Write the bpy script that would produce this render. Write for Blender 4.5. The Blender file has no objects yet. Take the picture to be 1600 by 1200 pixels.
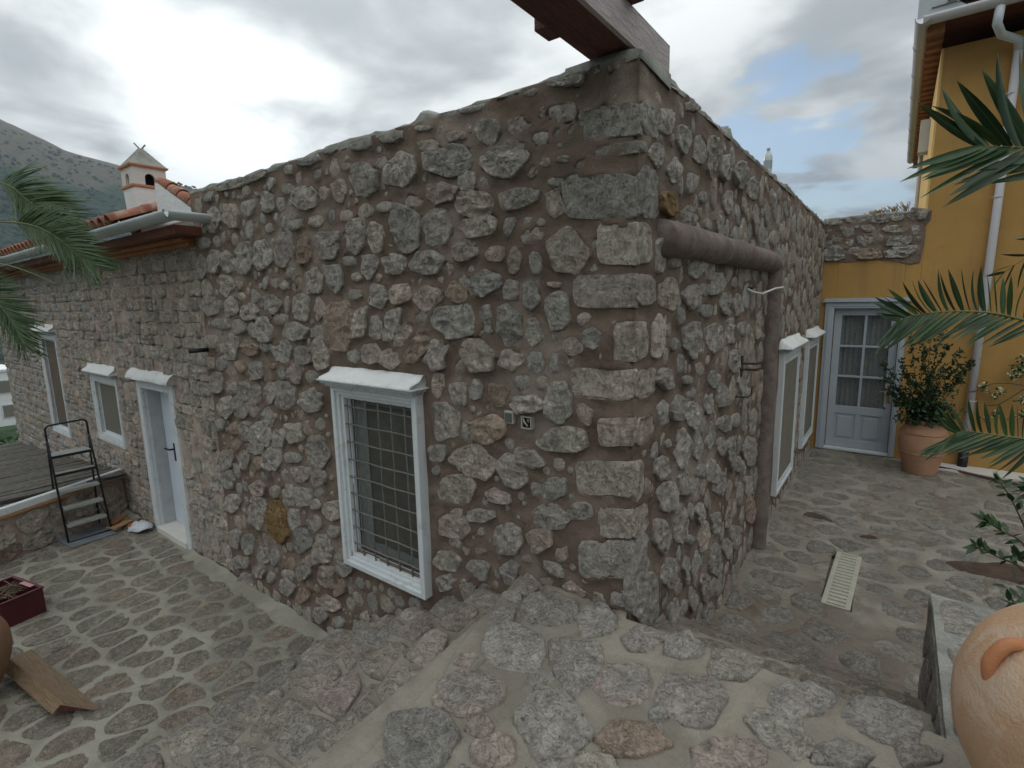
import bpy, math, random
import numpy as np
from mathutils import Vector, Matrix

random.seed(7)
SC = bpy.context.scene
COL = SC.collection

# ------------------------------------------------------------------ camera
CAM_POS = (0.958, -2.230, 1.550)
cam_data = bpy.data.cameras.new('camera')
cam_data.sensor_fit = 'HORIZONTAL'
cam_data.sensor_width = 36.0
cam_data.lens = 18.176
cam_data.clip_start = 0.05
cam_data.clip_end = 20000.0
camera = bpy.data.objects.new('camera', cam_data)
COL.objects.link(camera)
camera.matrix_world = Matrix((
    (0.8044679, -0.07920272, 0.58869205, CAM_POS[0]),
    (0.59365627, 0.14072624, -0.79231834, CAM_POS[1]),
    (-0.02009065, 0.9868754, 0.16022893, CAM_POS[2]),
    (0, 0, 0, 1)))
SC.camera = camera

# ------------------------------------------------------------------ sky, sun, exposure
SUN_DIR = Vector((-0.846, 0.419, 0.33)).normalized()      # towards the sun, behind thin cloud
SUN_EL = math.asin(SUN_DIR.z)
SUN_AZ = math.atan2(SUN_DIR.x, SUN_DIR.y)
world = bpy.data.worlds.new('World')
SC.world = world
world.use_nodes = True
wt = world.node_tree
wt.nodes.clear()


class NT:
    """small helper to wire shader nodes"""
    def __init__(s, tree):
        s.t = tree

    def n(s, kind, **kw):
        nd = s.t.nodes.new(kind)
        for k, v in kw.items():
            if k.startswith('i_'):
                key = k[2:]
                key = int(key) if key.isdigit() else key.replace('_', ' ')
                if isinstance(v, bpy.types.NodeSocket):
                    s.t.links.new(v, nd.inputs[key])
                else:
                    nd.inputs[key].default_value = v
            else:
                setattr(nd, k, v)
        return nd

    def math(s, op, a, b=None, c=None, clamp=False):
        nd = s.t.nodes.new('ShaderNodeMath')
        nd.operation = op
        nd.use_clamp = clamp
        for i, v in enumerate((a, b, c)):
            if v is None:
                continue
            if isinstance(v, bpy.types.NodeSocket):
                s.t.links.new(v, nd.inputs[i])
            else:
                nd.inputs[i].default_value = v
        return nd.outputs[0]

    def mr(s, v, a, b, c=0.0, d=1.0, smooth=True):
        nd = s.t.nodes.new('ShaderNodeMapRange')
        if smooth:
            nd.interpolation_type = 'SMOOTHSTEP'
        s.t.links.new(v, nd.inputs[0])
        for i, x in enumerate((a, b, c, d)):
            nd.inputs[i + 1].default_value = x
        return nd.outputs[0]

    def mix(s, f, a, b, mode='MIX'):
        nd = s.t.nodes.new('ShaderNodeMix')
        nd.data_type = 'RGBA'
        nd.blend_type = mode
        nd.clamp_factor = True
        for sock, v in ((nd.inputs[0], f), (nd.inputs[6], a), (nd.inputs[7], b)):
            if isinstance(v, bpy.types.NodeSocket):
                s.t.links.new(v, sock)
            else:
                sock.default_value = v if not isinstance(v, tuple) or len(v) == 4 else (*v, 1)
        return nd.outputs[2]

    def noise(s, vec, scale, detail=4, rough=0.55, dist=0.0):
        nd = s.t.nodes.new('ShaderNodeTexNoise')
        nd.inputs['Scale'].default_value = scale
        nd.inputs['Detail'].default_value = detail
        nd.inputs['Roughness'].default_value = rough
        nd.inputs['Distortion'].default_value = dist
        if vec is not None:
            s.t.links.new(vec, nd.inputs['Vector'])
        return nd.outputs['Fac']

    def link(s, a, b):
        s.t.links.new(a, b)


w = NT(wt)
tc = w.n('ShaderNodeTexCoord').outputs['Generated']
sep = w.n('ShaderNodeSeparateXYZ', i_0=tc)
zc = w.math('MAXIMUM', sep.outputs[2], 0.0)
den = w.math('ADD', zc, 0.16)
px_ = w.math('DIVIDE', sep.outputs[0], den)
py_ = w.math('DIVIDE', sep.outputs[1], den)
cvec = w.n('ShaderNodeCombineXYZ', i_0=px_, i_1=py_, i_2=0.37).outputs[0]
sky = w.n('ShaderNodeTexSky', sky_type='NISHITA', sun_disc=False)
sky.sun_elevation = SUN_EL
sky.sun_rotation = SUN_AZ
sky.air_density = 1.0
sky.dust_density = 0.6
bg_sky = w.n('ShaderNodeBackground', i_Color=sky.outputs[0], i_Strength=0.12)
n1 = w.noise(cvec, 1.7, 8, 0.50, 0.25)
n2 = w.noise(cvec, 0.62, 3, 0.5, 0.2)
cl = w.math('ADD', w.math('MULTIPLY', n1, 0.62), w.math('MULTIPLY', n2, 0.38))
body = w.mr(cl, 0.43, 0.595, 0.0, 1.0)


def dot_to(d):
    d = Vector(d).normalized()
    nd = w.n('ShaderNodeVectorMath', operation='DOT_PRODUCT')
    w.link(tc, nd.inputs[0])
    nd.inputs[1].default_value = d
    return nd.outputs['Value']


sd = dot_to((-0.86, 0.426, 0.281))
glow = w.math('POWER', w.math('MAXIMUM', sd, 0.0), 110.0)
glow2 = w.math('POWER', w.math('MAXIMUM', sd, 0.0), 2.6)
# the cloud deck: grey bodies, paler thin parts, bright where the sun stands behind it
ccol = w.mix(body, (0.300, 0.324, 0.333), (0.655, 0.680, 0.672))
cie = w.math('MULTIPLY_ADD', w.math('MULTIPLY', zc, zc), 2.2, 0.66)              # overcast: the zenith outshines the horizon
amp = w.math('ADD', cie, w.math('MULTIPLY', glow2, 0.42))
thin = w.math('MULTIPLY_ADD', body, 0.9, 0.35)
amp = w.math('ADD', amp, w.math('MULTIPLY', w.math('MULTIPLY', glow, 0.55), thin))
bg_cloud = w.n('ShaderNodeBackground', i_Color=ccol, i_Strength=amp)
# gaps in the deck low down where blue shows
gap1 = w.mr(dot_to((-0.160, 0.950, 0.268)), 0.986, 0.998)
gap2 = w.mr(dot_to((-0.085, 0.992, 0.120)), 0.984, 0.999)
gap3 = w.mr(dot_to((0.55, 0.80, 0.16)), 0.93, 0.99)
gn = w.noise(cvec, 2.6, 6, 0.55, 0.2)
gaps = w.math('ADD', w.math('MAXIMUM', gap3, w.math('MAXIMUM', gap1, gap2)), w.math('MULTIPLY', w.math('SUBTRACT', gn, 0.5), 2.2))
gapm = w.math('MULTIPLY', w.mr(gaps, 0.74, 1.08), 0.92)
mixs = w.n('ShaderNodeMixShader', i_0=gapm)
w.link(bg_cloud.outputs[0], mixs.inputs[1])
w.link(bg_sky.outputs[0], mixs.inputs[2])
wout = w.n('ShaderNodeOutputWorld')
w.link(mixs.outputs[0], wout.inputs[0])

sun_data = bpy.data.lights.new('sun', 'SUN')
sun_data.energy = 0.8
sun_data.angle = math.radians(14)
sun_data.color = (1.0, 0.95, 0.88)
sun = bpy.data.objects.new('sun', sun_data)
COL.objects.link(sun)
sun.rotation_euler = SUN_DIR.to_track_quat('Z', 'Y').to_euler()

SC.view_settings.view_transform = 'Standard'
SC.view_settings.look = 'None'
SC.view_settings.exposure = 0.52
SC.view_settings.gamma = 1.0
SC.view_settings.use_curve_mapping = False
SC.render.engine = 'CYCLES'

# ------------------------------------------------------------------ stone positions, millimetres: centre, half axes, tint
FRONT_STONES="""-3922,2485,94,-12,-9,-38g -3389,2535,316,8,24,-47g -3879,2292,127,-13,-23,-95g -3687,2366,48,-6,-8,-33g -3565,2278,117,-12,-18,-80t -3261,2298,85,-26,-65,-63g -3129,2405,34,-5,-3,-17w -2961,2313,92,-11,-13,-70g -2798,2279,50,-6,-10,-59g -2684,2384,84,-12,-5,-32g -2489,2289,131,-17,-11,-75g -2348,2123,82,-8,-5,-37p -2185,2131,42,-4,-6,-45p -2624,2124,101,5,10,-30g -2979,2137,53,-5,-6,-34g -2405,2540,138,4,22,-47g -2650,2515,53,-8,-6,-41g -3384,2412,44,-6,-3,-14g -2155,2577,71,-13,-6,-48g -1470,2319,115,-18,-7,-91g -1635,2387,45,-7,-3,-34g -1814,2315,122,-18,-9,-90g -2073,2289,64,-9,-8,-68t -1081,2309,148,-6,13,-69b -1239,2413,73,-13,-2,-34g -1034,2427,70,-5,5,-25p -948,2184,58,-8,-2,-50g -1141,2146,100,-13,-3,-58p -1369,2131,74,-23,-15,-31p -1811,2124,75,-8,-5,-46g -1627,2130,80,0,6,-32g -1466,1994,112,-11,-9,-116b -1200,1975,108,-10,-5,-90g -1928,1989,90,-8,-11,-99g -1728,1957,84,-7,-8,-86t -2253,1956,125,-10,-10,-76g -2020,2119,78,8,16,-34t -2435,2293,92,-12,-11,-76g -1986,2423,50,-8,-3,-23p -989,1823,95,18,24,-54t -1823,2551,105,-8,10,-56g -1551,2532,110,-21,-3,-39g -1277,2515,65,-13,-1,-14g -341,2564,90,-10,11,-55b -681,2578,60,-6,7,-34g -908,2566,95,-9,9,-44g -118,2548,46,-12,0,-30p -363,2406,61,-4,8,-39g -474,2425,18,-6,-6,-25p -596,2389,63,0,13,-41p -793,2401,67,5,22,-51g -697,2243,137,15,30,-71g -479,2310,50,5,12,-30g -391,2318,27,-5,0,-19g -148,2313,131,-11,12,-70bq -108,2193,91,-5,4,-26gq -464,2200,31,-5,0,-20p -355,2197,38,-6,0,-15p -540,2534,39,2,8,-20g -948,2178,58,-8,-2,-47g -897,2056,110,-6,5,-62t -886,1945,105,4,8,-43t -617,2050,110,1,8,-43g -408,2101,49,-3,2,-20p -192,2007,180,-23,1,-100bq -490,1925,26,-3,0,-21p -683,1925,38,-4,-1,-51b -344,1777,100,-3,5,-90t -98,1790,86,-7,1,-94tq -652,1754,38,-8,-15,-61p -526,1735,33,-2,-1,-54g -776,1796,58,-4,-1,-36p -850,1647,99,-4,-2,-61b -684,1600,46,-1,-1,-45g -1013,1634,37,-1,-2,-51p -556,1568,51,-1,-1,-61b -163,1581,149,-4,1,-78tq -415,1620,41,-1,0,-13p -4109,2108,127,-10,-12,-47g -4180,1915,109,3,13,-92g -3925,1930,122,-2,-4,-93g -3660,1924,104,-6,-21,-94g -3400,1936,123,-8,-22,-108g -3107,1944,122,-8,-21,-112g -2804,1965,119,-9,-18,-107g -2527,1929,75,-5,-11,-76o -2444,1718,101,-4,-10,-73t -2202,1724,93,-4,-10,-78b -4141,1712,108,-3,-21,-83g -3974,1677,62,-2,-9,-38g -3746,1720,122,-4,-19,-83t -3538,1722,55,-2,-8,-36p -4092,1549,139,-1,-18,-74g -3928,1557,51,-1,-10,-43g -3703,1545,126,-1,-17,-80g -3415,1496,126,0,-13,-63g -3520,1628,83,-2,-7,-32g -3290,1624,87,-2,-11,-57g -3034,1557,121,-1,-13,-77g -2825,1546,38,0,-11,-66g -2629,1535,100,-1,-14,-97g -2847,1700,76,-3,-6,-37g -2740,1788,66,-3,-6,-36g -2644,1726,50,-2,-5,-36o -3105,1726,49,-2,-11,-59g -3924,1387,176,2,-11,-49g -3604,1362,114,2,-14,-66g -3391,1337,54,1,-12,-60g -3189,1359,136,2,-15,-85g -2923,1433,102,1,-7,-43g -2757,1340,150,3,-10,-63g -2418,1347,88,2,-6,-44g -4149,1224,121,4,-15,-61g -3771,1190,120,4,-20,-93g -3449,1183,129,5,-12,-61o -3950,1184,42,2,-15,-65p -3196,1221,77,3,-9,-50g -2963,1193,153,6,-13,-79b -2670,1153,96,5,-11,-76g -2432,1190,103,5,-14,-101t -3994,1037,96,5,-16,-71g -3654,1026,107,6,-12,-59o -3394,1032,118,7,-9,-47p -4219,1025,90,5,-13,-53p -3121,1058,76,4,-5,-27o -1559,1789,109,-6,-5,-56g -1295,1774,131,0,4,-60g -1801,1782,87,-5,-7,-75g -2024,1830,64,-4,-4,-32g -1054,1605,62,-2,-3,-55o -912,1632,59,-2,-2,-53g -1963,1724,52,-2,-3,-25p -1747,1587,102,-2,-6,-66g -1532,1603,93,14,15,-49p -1289,1571,114,-2,-4,-70p -1344,1458,47,0,-2,-36g -1088,1446,136,9,6,-90b -2174,1393,157,2,-17,-145o -1949,1411,68,-7,-37,-98t -1622,1408,62,-15,-57,-92g -1521,1353,58,-17,-57,-76p -1395,1280,57,-27,-88,-86o -1245,1231,77,-29,-54,-65g -1851,1218,85,4,-6,-63p -2046,1186,67,3,-5,-46g -1662,1190,80,4,-5,-64p -1988,1607,76,-2,-3,-29g -898,1373,24,0,-1,-18p -848,1444,40,0,-2,-68b -691,1418,78,1,-2,-92b -404,1485,61,0,-1,-77b -540,1374,50,1,-1,-67g -920,1242,110,5,-4,-92t -683,1226,79,4,-1,-54t -530,1227,43,2,-1,-49b -424,1227,30,2,0,-45g -312,1316,49,2,0,-43p -207,1357,47,1,0,-48b -58,1349,50,2,1,-95tq -161,1142,155,5,-4,-79tq -495,1122,35,3,0,-36t -622,1119,49,4,-1,-40g -780,1028,61,6,-2,-56o -942,1050,51,4,-2,-51b -1071,1016,59,5,-3,-63g -1236,1056,47,4,-4,-69p -1241,1235,83,4,-4,-75g -395,1024,70,7,-1,-94g -582,1004,105,11,-1,-41g -860,827,105,14,-3,-88o -1206,829,99,12,-6,-106g -237,988,38,4,0,-50p -85,918,81,11,1,-70pq -362,839,140,21,0,-63t -1031,796,29,4,-3,-61g -905,1380,23,0,-1,-17p -1267,621,69,11,-3,-47b -986,616,141,-6,-31,-87t -701,609,91,-19,-45,-85g -578,704,87,-5,-14,-46g -394,699,35,6,0,-31p -153,672,146,28,1,-90tq -1120,422,121,25,-4,-85t -806,446,87,-1,-14,-41p -536,543,33,7,-1,-45g -418,567,67,14,0,-60b -1138,185,111,28,-5,-97p -941,291,108,26,-1,-37g -447,401,108,9,-12,-64g -261,475,63,15,0,-43g -90,457,78,19,1,-76tq -732,196,94,26,-2,-90g -521,249,80,9,-12,-58p -141,251,141,42,1,-106gq -378,202,41,12,0,-46t -430,113,64,-22,-21,-34g -1215,-78,90,-34,-52,-61t -966,-62,69,-12,-34,-56g -726,-6,69,22,-2,-64g -1250,-234,72,23,-3,-57g -310,22,54,-18,-23,-39p -61,65,51,18,1,-43bq -479,14,38,12,0,-26g -945,186,34,9,-1,-28g -1150,62,42,-8,-20,-31g -967,59,57,8,-5,-20p -238,101,21,7,0,-16g -622,433,12,3,0,-15w -660,341,15,4,0,-17w -1300,503,32,6,-2,-34g -3975,614,164,18,-20,-91g -3726,661,153,16,-20,-97g -3487,638,90,10,-11,-57p -3261,617,136,16,-16,-92g -2962,830,140,13,-16,-95g -2621,811,126,13,-13,-91g -4187,424,108,14,-15,-63g -3901,430,101,13,-13,-61o -3929,262,112,17,-11,-52o -3677,430,114,16,-16,-79g -3397,449,159,22,-18,-95g -3125,431,82,12,-16,-92g -2903,518,139,19,-12,-80t -3535,293,129,20,-9,-49g -4112,96,129,22,-22,-97g -3774,143,118,20,-17,-82g -3505,159,74,13,-11,-60o -3259,241,138,23,-15,-86g -2591,407,141,23,-15,-111g -2845,185,138,26,-10,-64g -2604,213,114,22,-10,-70g -2951,312,126,21,-7,-45g -4134,-102,130,25,-19,-88g -3548,-69,131,27,-12,-61p -3276,-52,87,18,-10,-59g -3066,-8,99,21,-9,-57g -2842,3,124,27,-11,-74g -3065,-103,99,22,-6,-38g -2623,68,72,15,-5,-36g -2666,-32,88,20,-6,-45g -2410,-26,150,35,-9,-70t -4105,-357,152,35,-19,-90g -3636,-334,145,35,-32,-169g -3271,-327,150,52,26,-174y -3005,-242,98,24,-14,-87g -2705,-205,90,23,-10,-74g -2902,-407,136,37,-14,-97b -2598,-397,117,33,-15,-111g -2447,-211,83,22,-7,-53g -2323,-425,108,33,-12,-107g -3867,-714,125,35,-20,-101b -4118,-716,110,30,-22,-104g -3599,-745,117,34,-18,-98g -3388,-704,74,22,-15,-85g -2830,-558,63,19,-8,-58p -3142,-692,86,26,-8,-51o -4060,-948,154,46,-15,-70g -3710,-930,121,38,-13,-67g -3195,-809,106,5,-54,-71b -2914,-700,97,31,-9,-60g -2601,-639,118,38,-11,-85p -2420,-672,84,28,-10,-83o -3234,-946,125,42,-14,-85g -2981,-941,72,4,-50,-70o -2873,-854,48,16,-3,-22y -2585,-860,103,-11,-48,-55p -2742,-1034,109,41,-9,-70b -2472,-989,86,33,-6,-48g -4014,-1139,131,43,-14,-71g -3481,-922,76,24,-10,-55g -3390,1002,124,8,-12,-65g -2787,1023,105,7,-10,-68p -2567,1013,98,7,-7,-49g -4144,829,130,10,-22,-93g -3831,813,100,8,-15,-70g -3657,789,115,10,-16,-78g -3468,786,110,10,-15,-76g -3192,830,102,9,-15,-82g -2962,815,127,12,-16,-98g -2595,816,143,14,-11,-76g"""
RIGHT_STONES="""285,2360,92,22,3,-47g 534,2341,94,21,6,-64g 793,2340,109,22,8,-69g 168,2184,97,19,3,-46g 426,2169,95,17,5,-55g 672,2146,73,12,5,-50g 337,1988,110,14,4,-59y 1037,2349,106,21,15,-107g 1320,2338,122,22,10,-63g 1719,2361,146,25,15,-75g 2091,2331,143,22,18,-75g 675,2542,115,31,4,-39g 658,1981,118,13,5,-46g 889,2104,66,9,4,-29g 996,1966,71,7,5,-41g 147,1781,142,10,5,-94g 448,1745,79,4,4,-50g 800,1706,113,4,5,-45g 1220,1622,141,2,10,-68g 93,1558,86,0,4,-71g 396,1561,130,0,6,-78t 735,1544,126,-1,6,-60g 990,1586,90,0,5,-37g 1025,1463,129,-4,5,-38g 1461,1489,136,-3,11,-67g 1759,1483,116,-2,14,-71g 1678,1640,111,2,7,-38g 1420,2137,108,14,10,-61g 1269,1993,91,9,11,-71g 1617,1966,95,8,10,-53g 56,2258,40,9,3,-55g 57,2041,46,7,5,-95g 2954,2049,179,14,21,-68g 100,1361,150,-10,5,-94g 780,1299,146,-11,10,-94g 484,1300,76,-6,3,-33g 1245,1289,199,-14,13,-89g 1621,1300,151,-9,14,-80g 1951,1299,135,-8,12,-57g 366,1130,143,-19,4,-59g 50,1148,73,-10,3,-72g 945,1115,74,-9,6,-46g 1256,1010,115,-16,8,-59g 736,1073,89,-12,3,-29g 1767,1075,145,-15,14,-75g 170,938,194,-40,7,-121g 575,943,143,-26,7,-79g 853,846,119,-23,8,-70g 1162,863,111,-19,9,-67g 1460,875,144,-23,11,-72g 2082,858,145,-21,21,-103g 2537,838,148,-20,19,-78o 1892,606,136,-27,11,-61g 1561,653,169,-34,9,-57g 662,685,131,-32,10,-107g 959,645,89,-21,12,-107g 1520,492,117,-28,11,-67g 1822,368,133,-34,22,-124g 449,766,58,-14,2,-28g 336,668,109,-30,4,-63g 71,702,107,-31,4,-90g 800,442,154,-47,8,-81g 1079,436,95,-27,6,-52g 1318,359,153,-44,12,-84g 1532,201,153,-47,12,-79g 2046,215,126,-34,13,-66g 2542,198,303,-76,31,-132g 453,458,127,-42,7,-89g 112,503,160,-56,5,-100g 706,213,126,-47,11,-123g 871,219,62,-22,6,-60g 1059,153,96,-34,7,-63g 2191,-91,112,-36,21,-105g 2518,-126,152,-47,22,-99g 1475,-74,117,-44,12,-81g 352,257,112,-45,6,-96g 891,32,101,-41,4,-35g 91,265,128,-55,5,-110g 170,0,171,-86,7,-131g 488,-1,123,-57,7,-87g 835,-143,74,-34,9,-88g 1487,-379,171,-75,18,-126g 1848,-429,119,-50,14,-80g 2624,-379,159,-56,30,-130o 2088,-439,175,-70,20,-107g 1249,-467,108,-53,14,-111g 965,-420,81,-41,10,-94g"""
LANDING_STONES="""-320,-543,101,70,79,-108g -46,-476,80,56,85,-148g -344,-205,90,62,65,-103g -106,-153,65,45,52,-101g 126,-156,69,48,37,-88g 306,-107,59,41,27,-80g 185,-459,72,51,35,-79g -307,-864,97,68,74,-84g -306,-1129,95,67,84,-80b -301,-866,102,72,72,-83p 54,-809,96,68,73,-116g 191,-482,80,56,47,-103p 331,-699,89,63,28,-65o 437,-399,89,62,37,-118g 521,-111,83,58,21,-86g 719,-363,71,50,14,-79g 607,-574,86,61,14,-56p 773,-151,88,62,11,-83g 358,-550,27,19,18,-48b 1034,-90,92,2,-18,-116g 934,-346,77,55,4,-54g 807,-403,45,32,6,-44g 1135,-215,53,37,-1,-42g -51,-1020,55,39,37,-46p"""
PARAPET_STONES="""142,2130,140,-9,7,-98b 60,2268,54,-4,4,-55g 150,2330,70,-6,3,-37p 63,2469,70,-7,2,-24g 68,2394,81,-7,2,-25g 296,2411,79,-7,4,-60g 317,2273,58,-5,3,-48g 511,2288,91,-7,5,-71g 556,2448,100,-9,4,-47p 846,2409,130,-12,4,-46t 903,2250,137,3,11,-69b 934,2106,175,-1,9,-69g 562,2095,143,14,14,-71o 379,2157,68,-5,3,-48g 1070,2376,51,-5,5,-57g 684,2316,39,-3,4,-47p 618,2580,119,-13,4,-58g 846,2585,81,-9,5,-57g 1067,2584,106,-12,6,-73g 380,2586,124,-13,3,-42g 100,2578,108,-11,2,-30g 1108,2263,18,-2,2,-23g 227,2479,53,-5,2,-24g 376,2489,46,-4,1,-18g"""

# ------------------------------------------------------------------ numeric noise for relief
def _h(ix, iy, iz, seed):
    n = (ix * 374761393 + iy * 668265263 + iz * 2147483647 + seed * 974711) & 0xffffffff
    n = ((n ^ (n >> 13)) * 1274126177) & 0xffffffff
    n = n ^ (n >> 16)
    return (n & 0xffff) / 65535.0


def vnoise(p, seed=0):
    p = np.asarray(p, float)
    i = np.floor(p).astype(np.int64)
    f = p - i
    f = f * f * (3 - 2 * f)
    r = 0
    for dx in (0, 1):
        for dy in (0, 1):
            for dz in (0, 1):
                wgt = (f[:, 0] if dx else 1 - f[:, 0]) * (f[:, 1] if dy else 1 - f[:, 1]) * (f[:, 2] if dz else 1 - f[:, 2])
                r = r + wgt * _h(i[:, 0] + dx, i[:, 1] + dy, i[:, 2] + dz, seed)
    return r - 0.5


def fbm(p, octs=3, seed=0, ridged=False):
    p = np.asarray(p, float)
    a, s, r = 1.0, 1.0, 0
    for k in range(octs):
        v = vnoise(p * s + 17.3 * k, seed + k)
        if ridged:
            v = 0.5 - 2 * np.abs(v)
        r = r + a * v
        a *= 0.5
        s *= 2.03
    return r


# ------------------------------------------------------------------ materials
def new_mat(name):
    m = bpy.data.materials.new(name)
    m.use_nodes = True
    m.node_tree.nodes.clear()
    t = NT(m.node_tree)
    out = t.n('ShaderNodeOutputMaterial')
    b = t.n('ShaderNodeBsdfPrincipled')
    t.link(b.outputs[0], out.inputs[0])
    return m, t, b


def bump(t, b, h, dist, strength=1.0, prev=None):
    nd = t.n('ShaderNodeBump')
    nd.inputs['Strength'].default_value = strength
    nd.inputs['Distance'].default_value = dist
    t.link(h, nd.inputs['Height'])
    if prev is not None:
        t.link(prev, nd.inputs['Normal'])
    if b is not None:
        t.link(nd.outputs[0], b.inputs['Normal'])
    return nd.outputs[0]


def stone_mat(name, hammered=False, worn=0.0, tint=(1, 1, 1)):
    m, t, b = new_mat(name)
    geo = t.n('ShaderNodeNewGeometry').outputs['Position']
    info = t.n('ShaderNodeObjectInfo')
    rnd = info.outputs['Random']
    off = t.n('ShaderNodeVectorMath', operation='ADD')
    t.link(geo, off.inputs[0])
    cx = t.n('ShaderNodeCombineXYZ', i_0=t.math('MULTIPLY', rnd, 13.0), i_1=rnd, i_2=rnd).outputs[0]
    t.link(cx, off.inputs[1])
    v = off.outputs[0]
    base = info.outputs['Color']
    big = t.noise(v, 5.0, 4, 0.6, 0.6)
    mid = t.noise(v, 24.0, 7, 0.72, 0.3)
    fine = t.noise(v, 95.0, 5, 0.75)
    low = t.noise(v, 7.5, 4, 0.6, 0.8)
    val = t.math('ADD', t.math('MULTIPLY', mid, 0.75), t.math('MULTIPLY', fine, 0.60 if hammered else 0.38))
    val = t.math('ADD', val, t.math('MULTIPLY', low, 0.45))
    val = t.mr(val, 0.54 if not hammered else 0.64, 1.04 if not hammered else 1.16, 0.38, 1.66, False)
    gray = t.n('ShaderNodeCombineXYZ', i_0=val, i_1=val, i_2=val).outputs[0]
    col = t.mix(1.0, base, gray, 'MULTIPLY')
    # rust / rose patches and pale lime smears
    pat = t.mr(t.noise(v, 9.0, 5, 0.6, 0.5), 0.56, 0.70)
    col = t.mix(t.math('MULTIPLY', pat, 0.40), col, (0.36 * tint[0], 0.245 * tint[1], 0.18 * tint[2]))
    pal = t.mr(t.noise(v, 14.0, 5, 0.65, 0.8), 0.55, 0.72)
    col = t.mix(t.math('MULTIPLY', pal, 0.32), col, (0.50, 0.48, 0.44))
    # dark pits
    vor = t.n('ShaderNodeTexVoronoi', feature='F1')
    vor.inputs['Scale'].default_value = 62.0 if hammered else 44.0
    vor.inputs['Randomness'].default_value = 1.0
    dv = t.n('ShaderNodeVectorMath', operation='ADD')
    t.link(v, dv.inputs[0])
    dn = t.n('ShaderNodeTexNoise')
    dn.inputs['Scale'].default_value = 30.0
    t.link(v, dn.inputs['Vector'])
    ds = t.n('ShaderNodeVectorMath', operation='SCALE')
    t.link(dn.outputs['Color'], ds.inputs[0])
    ds.inputs['Scale'].default_value = 0.035
    t.link(ds.outputs[0], dv.inputs[1])
    t.link(dv.outputs[0], vor.inputs['Vector'])
    pit = t.mr(vor.outputs['Distance'], 0.10, 0.34, 1.0, 0.0)
    pitmask = t.mr(t.noise(v, 17.0, 3, 0.6), 0.47, 0.62)
    pit = t.math('MULTIPLY', pit, pitmask)
    col = t.mix(t.math('MULTIPLY', pit, 0.6), col, (0.055, 0.048, 0.042))
    if hammered:
        fv = t.n('ShaderNodeTexVoronoi', feature='F1')
        fv.inputs['Scale'].default_value = 95.0
        t.link(dv.outputs[0], fv.inputs['Vector'])
        fl_ = t.mr(fv.outputs['Distance'], 0.0, 0.55, 1.0, 0.0)
        col = t.mix(t.math('MULTIPLY', fl_, 0.45), col, (0.56, 0.52, 0.46))
    # chisel creases
    wv = t.n('ShaderNodeTexNoise')
    wv.inputs['Scale'].default_value = 18.0
    wv.inputs['Detail'].default_value = 5.0
    wv.inputs['Distortion'].default_value = 1.4
    t.link(v, wv.inputs['Vector'])
    crease = t.math('ABSOLUTE', t.math('SUBTRACT', wv.outputs['Fac'], 0.5))
    cr = t.mr(crease, 0.0, 0.035, 1.0, 0.0)
    col = t.mix(t.math('MULTIPLY', cr, 0.30), col, (0.07, 0.06, 0.055))
    t.link(col, b.inputs['Base Color'])
    b.inputs['Roughness'].default_value = 0.88
    b.inputs['Specular IOR Level'].default_value = 0.25
    n0 = bump(t, None, mid, 0.075 if not hammered else 0.034, 1.0)
    n1_ = bump(t, None, t.mr(crease, 0.0, 0.06, 0.0, 1.0), 0.020, 0.9, n0)
    n2_ = bump(t, None, pit, -0.012, 0.8, n1_)
    bump(t, b, fine, 0.018 if not hammered else 0.018, 1.0, n2_)
    return m


def mortar_mat(name, c1, c2, stain=None, scale=3.0, bumpd=0.004, speck=0.25, c3=None):
    m, t, b = new_mat(name)
    v = t.n('ShaderNodeNewGeometry').outputs['Position']
    a = t.mr(t.noise(v, scale, 5, 0.6, 0.5), 0.36, 0.64)
    col = t.mix(a, c1, c2)
    if c3:
        k = t.mr(t.noise(v, scale * 0.45, 4, 0.6, 0.7), 0.52, 0.68)
        col = t.mix(t.math('MULTIPLY', k, 0.75), col, c3)
    s = t.noise(v, 210.0, 3, 0.8)
    g = t.mr(s, 0.3, 0.7, 1.0 - speck, 1.0 + speck, False)
    gr = t.n('ShaderNodeCombineXYZ', i_0=g, i_1=g, i_2=g).outputs[0]
    col = t.mix(1.0, col, gr, 'MULTIPLY')
    if stain:
        k = t.mr(t.noise(v, 1.7, 6, 0.7, 1.2), stain[0], stain[0] + 0.07)
        col = t.mix(t.math('MULTIPLY', k, stain[1]), col, stain[2])
    if name == 'stained_court_mortar':
        # soil washed over the low corner by the steps and drain
        dv_ = t.n('ShaderNodeVectorMath', operation='DISTANCE')
        t.link(v, dv_.inputs[0])
        dv_.inputs[1].default_value = (0.75, 1.25, -0.84)
        r_ = t.math('ADD', dv_.outputs['Value'], t.math('MULTIPLY', t.math('SUBTRACT', t.noise(v, 2.4, 5, 0.65, 0.8), 0.5), 2.4))
        col = t.mix(t.mr(r_, 0.55, 1.35, 0.50, 0.0), col, (0.135, 0.100, 0.078))
    t.link(col, b.inputs['Base Color'])
    b.inputs['Roughness'].default_value = 0.93
    b.inputs['Specular IOR Level'].default_value = 0.2
    n0 = bump(t, None, t.noise(v, 20.0, 6, 0.66), 0.022, 0.85)
    bump(t, b, s, bumpd, 0.8, n0)
    return m


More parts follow.
